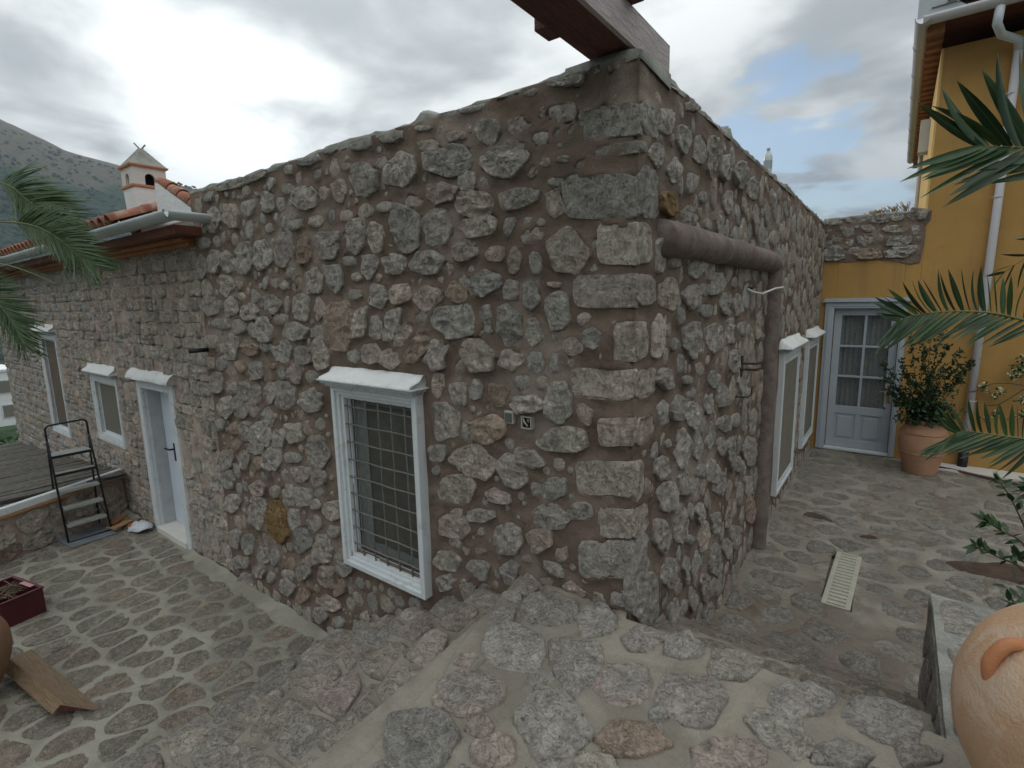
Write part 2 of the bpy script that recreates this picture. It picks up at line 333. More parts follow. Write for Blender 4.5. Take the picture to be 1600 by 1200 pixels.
def plain_mat(name, color, rough=0.6, metal=0.0, var=0.12, nscale=8.0, bumpd=0.0, bscale=60.0, spec=0.4, dirt=None, streak=None, tipcol=None):
    m, t, b = new_mat(name)
    v = t.n('ShaderNodeTexCoord').outputs['Object']
    n = t.noise(v, nscale, 5, 0.6)
    g = t.mr(n, 0.3, 0.7, 1.0 - var, 1.0 + var, False)
    gr = t.n('ShaderNodeCombineXYZ', i_0=g, i_1=g, i_2=g).outputs[0]
    col = t.mix(1.0, (*color, 1), gr, 'MULTIPLY')
    if dirt:
        k = t.mr(t.noise(v, dirt[0], 6, 0.7, 0.4), dirt[1], dirt[1] + 0.12)
        col = t.mix(t.math('MULTIPLY', k, dirt[2]), col, dirt[3])
    if streak:
        mp = t.n('ShaderNodeMapping')
        mp.inputs['Scale'].default_value = streak[0]
        t.link(v, mp.inputs['Vector'])
        sn = t.noise(mp.outputs[0], 1.0, 6, 0.62, 0.5)
        col = t.mix(t.math('MULTIPLY', t.mr(sn, streak[1], streak[1] + 0.16), streak[2]), col, streak[3])
    t.link(col, b.inputs['Base Color'])
    b.inputs['Roughness'].default_value = rough
    b.inputs['Metallic'].default_value = metal
    b.inputs['Specular IOR Level'].default_value = spec
    if bumpd:
        bump(t, b, t.noise(v, bscale, 4, 0.6), bumpd, 0.8)
    return m


def wood_mat(name, c1, c2, axis=(1, 6, 6), rough=0.75):
    m, t, b = new_mat(name)
    v = t.n('ShaderNodeTexCoord').outputs['Object']
    mp = t.n('ShaderNodeMapping')
    mp.inputs['Scale'].default_value = axis
    t.link(v, mp.inputs['Vector'])
    n = t.noise(mp.outputs[0], 9.0, 6, 0.65, 0.6)
    col = t.mix(t.mr(n, 0.35, 0.65), c1, c2)
    t.link(col, b.inputs['Base Color'])
    b.inputs['Roughness'].default_value = rough
    bump(t, b, n, 0.008, 1.0)
    return m


def leaf_mat(name, c1, c2, rough=0.42, trans=0.15):
    m, t, b = new_mat(name)
    info = t.n('ShaderNodeObjectInfo')
    v = t.n('ShaderNodeNewGeometry').outputs['Position']
    n = t.noise(v, 9.0, 3, 0.6)
    f = t.math('ADD', t.math('MULTIPLY', info.outputs['Random'], 0.5), t.math('MULTIPLY', n, 0.5))
    col = t.mix(t.mr(f, 0.25, 0.75), c1, c2)
    if name == 'palm_leaf':
        ob = t.n('ShaderNodeSeparateXYZ', i_0=t.n('ShaderNodeTexCoord').outputs['Object'])
        tipm = t.mr(t.math('ADD', ob.outputs[0], t.math('MULTIPLY', info.outputs['Random'], 0.08)), 0.93, 1.03)
        col = t.mix(tipm, col, (0.16, 0.11, 0.05))
        rib = t.mr(t.math('ABSOLUTE', ob.outputs[1]), 0.0, 0.010, 0.5, 0.0)
        col = t.mix(rib, col, (0.10, 0.15, 0.05))
    t.link(col, b.inputs['Base Color'])
    b.inputs['Roughness'].default_value = rough
    b.inputs['Specular IOR Level'].default_value = 0.4
    return m


M = {}
M['stone'] = stone_mat('field_stone')
M['old_stone'] = stone_mat('old_limestone')
M['paving'] = stone_mat('hammered_paving', True)
M['mortar'] = mortar_mat('brown_mortar', (0.142, 0.102, 0.078), (0.225, 0.170, 0.134), None, 3.2, 0.006, 0.30, (0.34, 0.285, 0.240))
M['old_mortar'] = mortar_mat('old_rose_mortar', (0.36, 0.275, 0.225), (0.50, 0.42, 0.355), (0.60, 0.55, (0.34, 0.19, 0.12)), 5.0, 0.006, 0.3)
M['ground_mortar'] = mortar_mat('grey_paving_mortar', (0.235, 0.222, 0.180), (0.325, 0.308, 0.255), (0.66, 0.35, (0.17, 0.125, 0.095)), 2.2, 0.002, 0.12)
M['landing_mortar'] = mortar_mat('buff_paving_mortar', (0.205, 0.182, 0.148), (0.300, 0.268, 0.220), (0.60, 0.30, (0.22, 0.16, 0.12)), 2.6, 0.002, 0.13)
M['court_mortar'] = mortar_mat('stained_court_mortar', (0.235, 0.210, 0.172), (0.325, 0.298, 0.250), (0.545, 0.62, (0.12, 0.088, 0.066)), 2.6, 0.003, 0.16, (0.215, 0.17, 0.142))
M['coping'] = mortar_mat('lichen_coping', (0.25, 0.252, 0.220), (0.35, 0.350, 0.310), (0.60, 0.5, (0.17, 0.16, 0.145)), 6.0, 0.006, 0.3)
M['white'] = plain_mat('white_paint', (0.62, 0.655, 0.665), 0.5, 0, 0.05, 5, 0.002, 60, 0.4, (11, 0.54, 0.45, (0.40, 0.38, 0.34, 1)))
M['white_wood'] = plain_mat('white_painted_wood', (0.62, 0.67, 0.70), 0.5, 0, 0.06, 6, 0.001, 90, 0.4, (25, 0.63, 0.4, (0.33, 0.30, 0.27, 1)))
M['blue_white'] = plain_mat('pale_blue_paint', (0.60, 0.66, 0.74), 0.45, 0, 0.04, 3, 0.001, 40)
M['door_grey'] = plain_mat('grey_blue_paint', (0.40, 0.44, 0.485), 0.5, 0, 0.05, 4, 0.001, 70)
M['moulding'] = plain_mat('grey_white_moulding', (0.50, 0.53, 0.54), 0.6, 0, 0.12, 12, 0.003, 60, 0.3, (16, 0.52, 0.55, (0.26, 0.25, 0.23, 1)))
M['plaster_white'] = plain_mat('whitewash', (0.76, 0.77, 0.75), 0.85, 0, 0.07, 5, 0.012, 30, 0.4, (9, 0.56, 0.40, (0.46, 0.44, 0.40, 1)))
M['cream'] = plain_mat('cream_render', (0.62, 0.60, 0.55), 0.85, 0, 0.07, 6, 0.004, 40)
M['salmon'] = plain_mat('salmon_trim', (0.52, 0.25, 0.14), 0.8, 0, 0.15, 10, 0.003, 40)
M['cornice'] = plain_mat('orange_cornice', (0.34, 0.150, 0.068), 0.75, 0, 0.22, 6, 0.003, 40, 0.3, (7, 0.55, 0.5, (0.16, 0.07, 0.04, 1)))
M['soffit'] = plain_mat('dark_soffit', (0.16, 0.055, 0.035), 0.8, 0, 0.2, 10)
M['gutter'] = plain_mat('zinc_gutter', (0.46, 0.50, 0.50), 0.45, 0.15, 0.10, 3, 0, 50, 0.5, (6, 0.62, 0.35, (0.28, 0.29, 0.28, 1)))
M['gutter_white'] = plain_mat('white_gutter', (0.62, 0.60, 0.62), 0.4, 0, 0.05, 3)
M['tile'] = plain_mat('clay_tile', (0.34, 0.145, 0.095), 0.85, 0, 0.35, 7, 0.004, 50, 0.3, (9, 0.5, 0.6, (0.50, 0.40, 0.29, 1)))
M['yellow'] = plain_mat('ochre_render', (0.46, 0.268, 0.088), 0.9, 0, 0.11, 1.6, 0.008, 90, 0.2, (2.2, 0.54, 0.45, (0.36, 0.22, 0.095, 1)), ((5.0, 5.0, 0.55), 0.52, 0.38, (0.30, 0.19, 0.10, 1)))
M['yellow_lit'] = plain_mat('lit_ochre_render', (0.70, 0.46, 0.17), 0.9, 0, 0.06, 2, 0.004, 60)  # lighter copy of the ochre render for the sunlit side face
M['terracotta'] = plain_mat('terracotta', (0.42, 0.235, 0.145), 0.82, 0, 0.14, 5, 0.004, 80, 0.3, (6, 0.58, 0.45, (0.52, 0.40, 0.31, 1)))
M['terracotta_pale'] = plain_mat('pale_terracotta', (0.52, 0.325, 0.20), 0.85, 0, 0.12, 3, 0.006, 120, 0.25, (5, 0.50, 0.55, (0.62, 0.50, 0.39, 1)), ((1.5, 1.5, 38.0), 0.50, 0.35, (0.42, 0.25, 0.15, 1)))
M['terracotta_dark'] = plain_mat('dark_terracotta', (0.26, 0.15, 0.085), 0.8, 0, 0.15, 6, 0.003, 60)
M['terracotta_handle'] = plain_mat('orange_terracotta', (0.46, 0.19, 0.085), 0.7, 0, 0.14, 9, 0.003, 80)
M['iron'] = plain_mat('grey_iron', (0.19, 0.185, 0.165), 0.6, 0.3, 0.2, 20, 0.001, 80)
M['black'] = plain_mat('black_metal', (0.018, 0.018, 0.02), 0.45, 0.2, 0.2, 20)
M['brass'] = plain_mat('brass', (0.35, 0.24, 0.10), 0.35, 0.8, 0.1, 20)
M['shutter'] = plain_mat('olive_brown_screen', (0.19, 0.175, 0.140), 0.7, 0, 0.2, 12, 0.002, 200)
M['shutter_wood'] = plain_mat('brown_shutter', (0.135, 0.105, 0.08), 0.7, 0, 0.2, 12, 0.002, 120)
M['curtain'] = plain_mat('lace_curtain', (0.36, 0.38, 0.36), 0.9, 0, 0.2, 30, 0.003, 90)
M['screen'] = plain_mat('insect_screen', (0.17, 0.155, 0.125), 0.8, 0, 0.12, 30, 0.002, 300)
M['concrete'] = mortar_mat('pipe_render', (0.165, 0.128, 0.110), (0.235, 0.19, 0.165), None, 6.0, 0.004, 0.25)
M['slab'] = mortar_mat('grey_slab', (0.27, 0.265, 0.240), (0.38, 0.37, 0.335), (0.56, 0.5, (0.12, 0.12, 0.11)), 6.0, 0.006, 0.3)
M['plastic_cream'] = plain_mat('cream_plastic', (0.41, 0.39, 0.32), 0.55, 0, 0.12, 12, 0.001, 60, 0.4, (10, 0.58, 0.5, (0.22, 0.17, 0.12, 1)))
M['unlit_black'] = plain_mat('unlit_depth_black', (0.012, 0.011, 0.01), 0.9)  # near-black colour standing in for unlit depth
M['red_beam'] = wood_mat('red_stained_timber', (0.070, 0.022, 0.020, 1), (0.135, 0.048, 0.040, 1), (7, 1, 7))
M['lit_beam_side'] = wood_mat('lit_side_timber', (0.36, 0.30, 0.30, 1), (0.47, 0.40, 0.40, 1), (7, 1, 7))  # paler timber standing for light on the beam's side
M['wood_tan'] = wood_mat('dark_tan_board', (0.17, 0.115, 0.065, 1), (0.25, 0.17, 0.10, 1), (1, 7, 7))
M['wood'] = wood_mat('tan_board', (0.20, 0.135, 0.082, 1), (0.29, 0.205, 0.130, 1), (1, 7, 7))
M['wood_end_shade'] = wood_mat('open_end_shade', (0.10, 0.035, 0.025, 1), (0.16, 0.06, 0.04, 1), (1, 7, 7))  # dark colour for the shade in the angle board's open end
M['wood_orange'] = wood_mat('orange_fascia', (0.33, 0.18, 0.08, 1), (0.44, 0.26, 0.13, 1), (6, 1, 6))
M['reed'] = plain_mat('weathered_reed', (0.135, 0.125, 0.11), 0.9, 0, 0.35, 18, 0.003, 90)
M['palm'] = leaf_mat('palm_leaf', (0.013, 0.036, 0.012, 1), (0.042, 0.088, 0.026, 1), 0.38)
M['palm_left'] = leaf_mat('dusty_palm_leaf', (0.030, 0.062, 0.022, 1), (0.070, 0.115, 0.042, 1), 0.5)
M['rachis'] = plain_mat('palm_rachis', (0.16, 0.17, 0.07), 0.5, 0, 0.15, 10)
M['bark'] = plain_mat('bark', (0.13, 0.10, 0.075), 0.95, 0, 0.3, 14, 0.02, 30)
M['stem'] = plain_mat('green_brown_stem', (0.085, 0.075, 0.04), 0.7, 0, 0.2, 20)
M['bush'] = leaf_mat('dark_bush_leaf', (0.016, 0.040, 0.012, 1), (0.075, 0.125, 0.045, 1), 0.4)
M['bush2'] = leaf_mat('glossy_shrub_leaf', (0.016, 0.042, 0.012, 1), (0.055, 0.105, 0.035, 1), 0.35)
M['flower'] = plain_mat('cream_flower', (0.66, 0.62, 0.38), 0.8, 0, 0.1, 30)
M['dry'] = plain_mat('dry_weed', (0.28, 0.19, 0.09), 0.9, 0, 0.3, 30)
M['soil'] = mortar_mat('red_brown_soil', (0.085, 0.060, 0.045), (0.135, 0.092, 0.066), None, 9.0, 0.01, 0.35)
M['crate'] = plain_mat('maroon_plastic', (0.075, 0.012, 0.018), 0.5, 0, 0.15, 10)
M['label'] = plain_mat('pink_label', (0.42, 0.22, 0.22), 0.7)
M['twig'] = plain_mat('brown_twig', (0.14, 0.10, 0.07), 0.9, 0, 0.3, 30)
M['bag'] = plain_mat('white_plastic_bag', (0.62, 0.66, 0.70), 0.45, 0, 0.08, 10, 0.01, 25)
M['mat'] = plain_mat('blue_grey_board', (0.17, 0.19, 0.21), 0.7, 0, 0.15, 8)
M['tread'] = plain_mat('grey_ladder_tread', (0.30, 0.31, 0.29), 0.6, 0, 0.12, 10)
M['bottle'] = plain_mat('clouded_plastic', (0.55, 0.60, 0.60), 0.25, 0, 0.05, 10)
M['bottle_label'] = plain_mat('grey_label', (0.32, 0.36, 0.40), 0.5)
M['cable'] = plain_mat('white_cable', (0.62, 0.62, 0.60), 0.5)
M['rust'] = plain_mat('rusty_iron', (0.045, 0.028, 0.020), 0.9, 0.1, 0.3, 30)
M['hose'] = plain_mat('brown_hose', (0.11, 0.05, 0.04), 0.5)
M['switch'] = plain_mat('dark_switch', (0.085, 0.105, 0.10), 0.5)

# glass
def glass_mat():
    m, t, b = new_mat('window_glass')
    b.inputs['Base Color'].default_value = (0.05, 0.065, 0.07, 1)
    b.inputs['Roughness'].default_value = 0.06
    b.inputs['Specular IOR Level'].default_value = 0.7
    b.inputs['Alpha'].default_value = 0.22
    return m
M['glass'] = glass_mat()


# ------------------------------------------------------------------ building helpers
def tag(o, label=None, cat=None, group=None, kind=None):
    if label: o['label'] = label
    if cat: o['category'] = cat
    if group: o['group'] = group
    if kind: o['kind'] = kind
    return o


def thing(name, label, cat, loc=(0, 0, 0), group=None, kind=None):
    o = bpy.data.objects.new(name, None)
    o.empty_display_size = 0.1
    COL.objects.link(o)
    o.location = loc
    return tag(o, label, cat, group, kind)


def wloc(o):
    p = Vector((0, 0, 0))
    while o is not None:
        p = p + o.location
        o = o.parent
    return p


def link_mesh(name, me, parent=None, color=None, loc=(0, 0, 0)):
    o = bpy.data.objects.new(name, me)
    COL.objects.link(o)
    if parent is not None:
        o.parent = parent
    o.location = loc
    if color is not None:
        o.color = (*color[:3], 1)
    return o


def raw_mesh(name, V, F, mats, smooth=True, midx=None):
    me = bpy.data.meshes.new(name)
    me.from_pydata([tuple(v) for v in V], [], [tuple(f) for f in F])
    for m in (mats if isinstance(mats, (list, tuple)) else [mats]):
        me.materials.append(m)
    if smooth:
        me.polygons.foreach_set('use_smooth', [True] * len(me.polygons))
    if midx is not None:
        me.polygons.foreach_set('material_index', list(midx))
    me.update()
    return me


def build(name, V, F, mat, parent=None, smooth=False, kind=None, color=None, midx=None):
    """world-space vertices -> one mesh object, local to its parent"""
    V = np.asarray(V, float)
    if parent is not None:
        V = V - np.array(wloc(parent))
    o = link_mesh(name, raw_mesh(name, V, F, mat, smooth, midx), parent, color)
    if kind: o['kind'] = kind
    return o


class MB:
    """collects boxes / tubes / sheets in a frame (o, u, v, n)"""
    def __init__(s, o=(0, 0, 0), u=(1, 0, 0), v=(0, 1, 0), n=(0, 0, 1)):
        s.o, s.u, s.v, s.n = (np.array(a, float) for a in (o, u, v, n))
        s.V, s.F = [], []

    def p(s, a, b, c):
        return s.o + s.u * a + s.v * b + s.n * c

    def box(s, u0, u1, v0, v1, n0, n1):
        k = len(s.V)
        for c in (n0, n1):
            for a, b in ((u0, v0), (u1, v0), (u1, v1), (u0, v1)):
                s.V.append(s.p(a, b, c))
        for f in ((3, 2, 1, 0), (4, 5, 6, 7), (0, 1, 5, 4), (1, 2, 6, 5), (2, 3, 7, 6), (3, 0, 4, 7)):
            s.F.append(tuple(k + i for i in f))
        return s

    def prism(s, poly, n0, n1):
        """poly in (u,v), extruded along n"""
        k = len(s.V)
        m = len(poly)
        for c in (n0, n1):
            for a, b in poly:
                s.V.append(s.p(a, b, c))
        s.F.append(tuple(k + i for i in range(m))[::-1])
        s.F.append(tuple(k + m + i for i in range(m)))
        for i in range(m):
            j = (i + 1) % m
            s.F.append((k + i, k + j, k + m + j, k + m + i))
        return s

    def tube(s, pts, r, seg=8, cap=True):
        pts = [np.array(p, float) for p in pts]
        k = len(s.V)
        n = len(pts)
        rr = r if isinstance(r, (list, tuple)) else [r] * n
        up = np.array((0, 0, 1.0))
        prev = None
        for i, p in enumerate(pts):
            d = pts[min(i + 1, n - 1)] - pts[max(i - 1, 0)]
            d = d / (np.linalg.norm(d) + 1e-12)
            if prev is None:
                a = np.cross(d, up)
                if np.linalg.norm(a) < 1e-3:
                    a = np.cross(d, (1, 0, 0))
            else:
                a = prev - d * (prev @ d)
            a = a / (np.linalg.norm(a) + 1e-12)
            prev = a
            b = np.cross(d, a)
            for j in range(seg):
                t = 2 * math.pi * j / seg
                s.V.append(p + rr[i] * (a * math.cos(t) + b * math.sin(t)))
        for i in range(n - 1):
            for j in range(seg):
                j2 = (j + 1) % seg
                s.F.append((k + i * seg + j, k + i * seg + j2, k + (i + 1) * seg + j2, k + (i + 1) * seg + j))
        if cap:
            s.F.append(tuple(k + j for j in range(seg))[::-1])
            s.F.append(tuple(k + (n - 1) * seg + j for j in range(seg)))
        return s

    def face(s, pts):
        k = len(s.V)
        s.V += [np.array(p, float) for p in pts]
        s.F.append(tuple(range(k, k + len(pts))))
        return s

    def make(s, name, mat, parent=None, smooth=False, bevel=0, kind=None, color=None):
        o = build(name, s.V, s.F, mat, parent, smooth, kind, color)
        if bevel:
            md = o.modifiers.new('bevel', 'BEVEL')
            md.width = bevel
            md.segments = 2
            md.limit_method = 'ANGLE'
        return o


def lathe(profile, c, seg=40, wob=0.0):
    V, F = [], []
    n = len(profile)
    for i, (r, z) in enumerate(profile):
        for j in range(seg):
            t = 2 * math.pi * j / seg
            rr = r * (1 + wob * math.sin(3 * t + z * 5))
            V.append((c[0] + rr * math.cos(t), c[1] + rr * math.sin(t), c[2] + z))
    for i in range(n - 1):
        for j in range(seg):
            j2 = (j + 1) % seg
            F.append((i * seg + j, i * seg + j2, (i + 1) * seg + j2, (i + 1) * seg + j))
    F.append(tuple(range(seg))[::-1])
    return V, F


def smooth_profile(pts, k=5):
    out = []
    n = len(pts)
    for i in range(n - 1):
        p0, p1, p2, p3 = (np.array(pts[max(0, min(n - 1, j))], float) for j in (i - 1, i, i + 1, i + 2))
        for q in range(k):
            t = q / k
            out.append(tuple(0.5 * ((2 * p1) + (-p0 + p2) * t + (2 * p0 - 5 * p1 + 4 * p2 - p3) * t * t + (-p0 + 3 * p1 - 3 * p2 + p3) * t ** 3)))
    out.append(tuple(pts[-1]))
    return out


# ------------------------------------------------------------------ stones
PAL = {'g': (0.620, 0.562, 0.490), 'b': (0.550, 0.515, 0.465), 't': (0.675, 0.595, 0.495), 'p': (0.650, 0.540, 0.460),
       'o': (0.56, 0.430, 0.335), 'y': (0.38, 0.240, 0.11), 'w': (0.68, 0.66, 0.62)}


def resample(P, n):
    P = np.asarray(P, float)
    Q = np.vstack([P, P[:1]])
    seg = np.linalg.norm(np.diff(Q, axis=0), axis=1)
    c = np.concatenate([[0], np.cumsum(seg)])
    t = np.linspace(0, c[-1], n, endpoint=False)
    return np.stack([np.interp(t, c, Q[:, 0]), np.interp(t, c, Q[:, 1])], 1)


def chaikin(P, k=1):
    P = np.asarray(P, float)
    for _ in range(k):
        N = np.roll(P, -1, 0)
        P = np.stack([P * .75 + N * .25, P * .25 + N * .75], 1).reshape(-1, 2)
    return P


def rough_contour(P, n, rng, amp=0.07):
    """resample a polygon and ruffle its edge"""
    C = P.mean(0)
    Q = resample(P, n)
    size = np.sqrt(max(1e-6, np.mean(((Q - C) ** 2).sum(1))))
    ph = rng.uniform(0, 100)
    q3 = np.column_stack([Q / size * 1.6, np.full(len(Q), ph)])
    j = fbm(q3, 3, 5) * amp * 2.2
    return C + (Q - C) * (1 + j)[:, None]


def contour_from_axes(c, A, B, rng, quoin=False):
    """irregular rubble outline inside the box spanned by half axes A, B"""
    c, A, B = (np.array(v, float) for v in (c, A, B))
    if quoin:
        pts = [(-1, -1), (-.3, -1.02), (.4, -.97), (1.0, -1), (1.03, 0), (1.0, 1), (.3, .97), (-.4, 1.02), (-.9, .92), (-1.0, .2)]
        pts = [(x + (rng.uniform(-.06, .06) if x < .95 else 0), y + rng.uniform(-.05, .05)) for x, y in pts]
        return chaikin(np.array([c + A * x + B * y for x, y in pts]), 1)
    k = rng.integers(5, 8)
    th0 = rng.uniform(0, 2 * math.pi)
    pw = rng.uniform(2.3, 5.0)
    pts = []
    for i in range(k):
        th = th0 + 2 * math.pi * (i + rng.uniform(-.30, .30)) / k
        ct, st = math.cos(th), math.sin(th)
        r = (abs(ct) ** pw + abs(st) ** pw) ** (-1 / pw) * rng.uniform(1.02, 1.34)
        pts.append(c + A * (r * ct) + B * (r * st))
    P = np.array(pts)
    N = np.roll(P, -1, 0)
    return np.stack([P * .90 + N * .10, P * .10 + N * .90], 1).reshape(-1, 2)


def stone_geo(P, depth, rng, n=26, rough=0.35, rings=None, sink=0.025, facet=0.25, freq=1.0):
    """outline P (n,2) -> (u,v,h) vertices and faces of a rough-faced stone"""
    if rings is None:
        rings = [(1.0, -1), (1.0, .55), (.985, .90), (.92, 1.0), (.78, 1.0), (.65, 1.0), (.52, 1.0), (.39, 1.0), (.26, 1.0), (.13, 1.0)]
    C = P.mean(0)
    n = len(P)
    V = []
    tilt = rng.uniform(-facet, facet, 2)
    size = np.sqrt(np.mean(((P - C) ** 2).sum(1))) + 1e-6
    nf = rng.integers(3, 6)
    fa = rng.uniform(0, 6.28) + np.arange(nf) * 6.283 / nf + rng.uniform(-.5, .5, nf)
    fm, fo = rng.uniform(.05, .62, nf), rng.uniform(.85, 1.22, nf)
    def facet_h(Q):
        d = (Q - C) / size
        return np.min([fo[i] - fm[i] * facet * 2.2 * (d[:, 0] * math.cos(fa[i]) + d[:, 1] * math.sin(fa[i])) for i in range(nf)], axis=0) - 1
    for s, h in rings:
        Q = C + (P - C) * s
        if h < 0:
            hh = np.full(n, -sink)
        else:
            q3 = np.column_stack([Q, np.zeros(n)])
            nz = fbm(q3 * 17 * freq, 4, 3, True) * rough * 1.15 + fbm(q3 * 7 * freq, 2, 9) * rough * 1.2
            tl = ((Q - C) / size) @ tilt * .5 + facet_h(Q)
            hh = depth * (h + (nz + tl) * min(1, h * 1.1))
        V.append(np.column_stack([Q, hh]))
    cz = depth * (1.0 + float(fbm(np.array([[C[0] * 14, C[1] * 14, 0]]), 3, 3, True)[0]) * rough)
    V.append(np.array([[C[0], C[1], cz]]))
    V = np.vstack(V)
    F = []
    for i in range(len(rings) - 1):
        for j in range(n):
            j2 = (j + 1) % n
            F.append((i * n + j, i * n + j2, (i + 1) * n + j2, (i + 1) * n + j))
    b = (len(rings) - 1) * n
    for j in range(n):
        F.append((b + j, b + (j + 1) % n, len(V) - 1))
    return V, F


class Frame:
    def __init__(s, o, u, v, n):
        s.o, s.u, s.v, s.n = (np.array(a, float) for a in (o, u, v, n))

    def w(s, A):
        A = np.asarray(A, float)
        return s.o + A[:, :1] * s.u + A[:, 1:2] * s.v + A[:, 2:3] * s.n


def inside(P, X, Y):
    """points in polygon, vectorised"""
    r = np.zeros(X.shape, bool)
    n = len(P)
    for i in range(n):
        x1, y1 = P[i]
        x2, y2 = P[(i + 1) % n]
        if y1 == y2:
            continue
        c = ((y1 > Y) != (y2 > Y)) & (X < (x2 - x1) * (Y - y1) / (y2 - y1) + x1)
        r ^= c
    return r


def box_blur(A, k):
    for _ in range(2):
        for ax in (0, 1):
            c = np.cumsum(np.pad(A, [(k + 1, k) if a == ax else (0, 0) for a in (0, 1)], mode='edge'), axis=ax)
            if ax == 0:
                A = (c[2 * k + 1:] - c[:-2 * k - 1]) / (2 * k + 1)
            else:
                A = (c[:, 2 * k + 1:] - c[:, :-2 * k - 1]) / (2 * k + 1)
    return A


def mortar_sheet(name, fr, u0, u1, v0, v1, du, contours, mat, parent=None, base=0.0, swell=0.018, amp=0.012, holes=(), freq=3.0,
                 fade_u=(), warp=None, kind=None, blur=0.03):
    nu = max(2, int(round((u1 - u0) / du)) + 1)
    nv = max(2, int(round((v1 - v0) / du)) + 1)
    U, Vv = np.meshgrid(np.linspace(u0, u1, nu), np.linspace(v0, v1, nv), indexing='ij')
    mask = np.zeros(U.shape)
    for P in contours:
        a0, b0 = P.min(0)
        a1, b1 = P.max(0)
        i0, i1 = int(max(0, (a0 - u0) / (u1 - u0) * (nu - 1))), int(min(nu - 1, (a1 - u0) / (u1 - u0) * (nu - 1) + 1))
        j0, j1 = int(max(0, (b0 - v0) / (v1 - v0) * (nv - 1))), int(min(nv - 1, (b1 - v0) / (v1 - v0) * (nv - 1) + 1))
        if i1 < i0 or j1 < j0:
            continue
        s = (slice(i0, i1 + 1), slice(j0, j1 + 1))
        mask[s] = np.maximum(mask[s], inside(P, U[s], Vv[s]))
    bl = box_blur(mask, max(1, int(blur / du)))
    q = np.column_stack([U.ravel(), Vv.ravel(), np.zeros(U.size)])
    H = base + swell * np.clip(bl * 1.6, 0, 1) + (amp * fbm(q * freq, 4, 21)).reshape(U.shape) * 1.6
    for edge, wdt in fade_u:
        H = H * np.clip(np.abs(U - edge) / wdt, 0, 1) ** .5
    G = np.column_stack([U.ravel(), Vv.ravel(), H.ravel()])
    er = mask.copy()
    er[1:-1, 1:-1] = np.minimum.reduce([mask[1:-1, 1:-1], mask[2:, 1:-1], mask[:-2, 1:-1], mask[1:-1, 2:], mask[1:-1, :-2]])
    G[:, 2] -= er.ravel() * (abs(swell) + .014)
    if warp:
        G = warp(G)
    idx = np.arange(nu * nv).reshape(nu, nv)
    F = np.stack([idx[:-1, :-1], idx[1:, :-1], idx[1:, 1:], idx[:-1, 1:]], -1).reshape(-1, 4)
    if holes:
        cu = (U[:-1, :-1] + U[1:, 1:]).ravel() / 2
        cv = (Vv[:-1, :-1] + Vv[1:, 1:]).ravel() / 2
        keep = np.ones(len(F), bool)
        for a0, a1, b0, b1 in holes:
            keep &= ~((cu > a0) & (cu < a1) & (cv > b0) & (cv < b1))
        F = F[keep]
    return build(name, fr.w(G), F.tolist(), mat, parent, True, kind)


def place_stones(name, fr, items, mat, parent, limit, cam=CAM_POS, stuff_name=None, far_n=10):
    """items: dicts P, depth, col, n; the largest in view become objects, the rest one joined part"""
    camv = np.array(cam)
    for it in items:
        c = fr.w(np.array([[*it['P'].mean(0), 0]]))[0]
        a = it['P'].max(0) - it['P'].min(0)
        it['k'] = (a[0] * a[1]) / (((c - camv) ** 2).sum() + .05)
    items.sort(key=lambda i: -i['k'])
    objs = []
    for it in items[:limit]:
        rng = np.random.default_rng(it['seed'])
        P = rough_contour(it['P'], int(it.get('n', 26) * 1.4), rng, it.get('ruf', 0.07))
        V, F = stone_geo(P, it['depth'], rng, rough=it.get('rough', .62), facet=it.get('facet', .34), rings=it.get('rings'))
        o = build(name, fr.w(V), F, mat, parent, mat is M['paving'], color=it['col'])
        objs.append(o)
    rest = items[limit:]
    if rest:
        groups = {}
        for it in rest:
            groups.setdefault(it['key'] if 'key' in it else 0, []).append(it)
        # one joined part, tints kept as material slots
        V, F, mi, mats, cnt = [], [], [], [], 0
        keys = {}
        for it in rest:
            kcol = tuple(round(c, 2) for c in it['col'][:3])
            kcol = min(PAL.values(), key=lambda c: sum((a - b) ** 2 for a, b in zip(c, kcol)))
            if kcol not in keys:
                keys[kcol] = len(mats)
                mats.append(tinted(mat, kcol))
            rng = np.random.default_rng(it['seed'])
            P = rough_contour(it['P'], far_n, rng, .04)
            v, f = stone_geo(P, it['depth'], rng, rings=[(1.0, -1), (1.0, .2), (.9, .9), (.5, 1.0)], rough=.3)
            V.append(fr.w(v))
            F += [tuple(i + cnt for i in q) for q in f]
            mi += [keys[kcol]] * len(f)
            cnt += len(v)
        build(stuff_name or name, np.vstack(V), F, mats, parent, True, 'stuff', midx=mi)
    return objs


_tint = {}
def tinted(mat, col):
    """the same stone material with its tint as a constant instead of the object's colour"""
    k = (mat.name, col)
    if k not in _tint:
        m = mat.copy()
        nt = m.node_tree
        info = [n for n in nt.nodes if n.type == 'OBJECT_INFO'][0]
        rgb = nt.nodes.new('ShaderNodeRGB')
        rgb.outputs[0].default_value = (*col, 1)
        for l in [l for l in nt.links if l.from_socket == info.outputs['Color']]:
            nt.links.new(rgb.outputs[0], l.to_socket)
        _tint[k] = m
    return _tint[k]


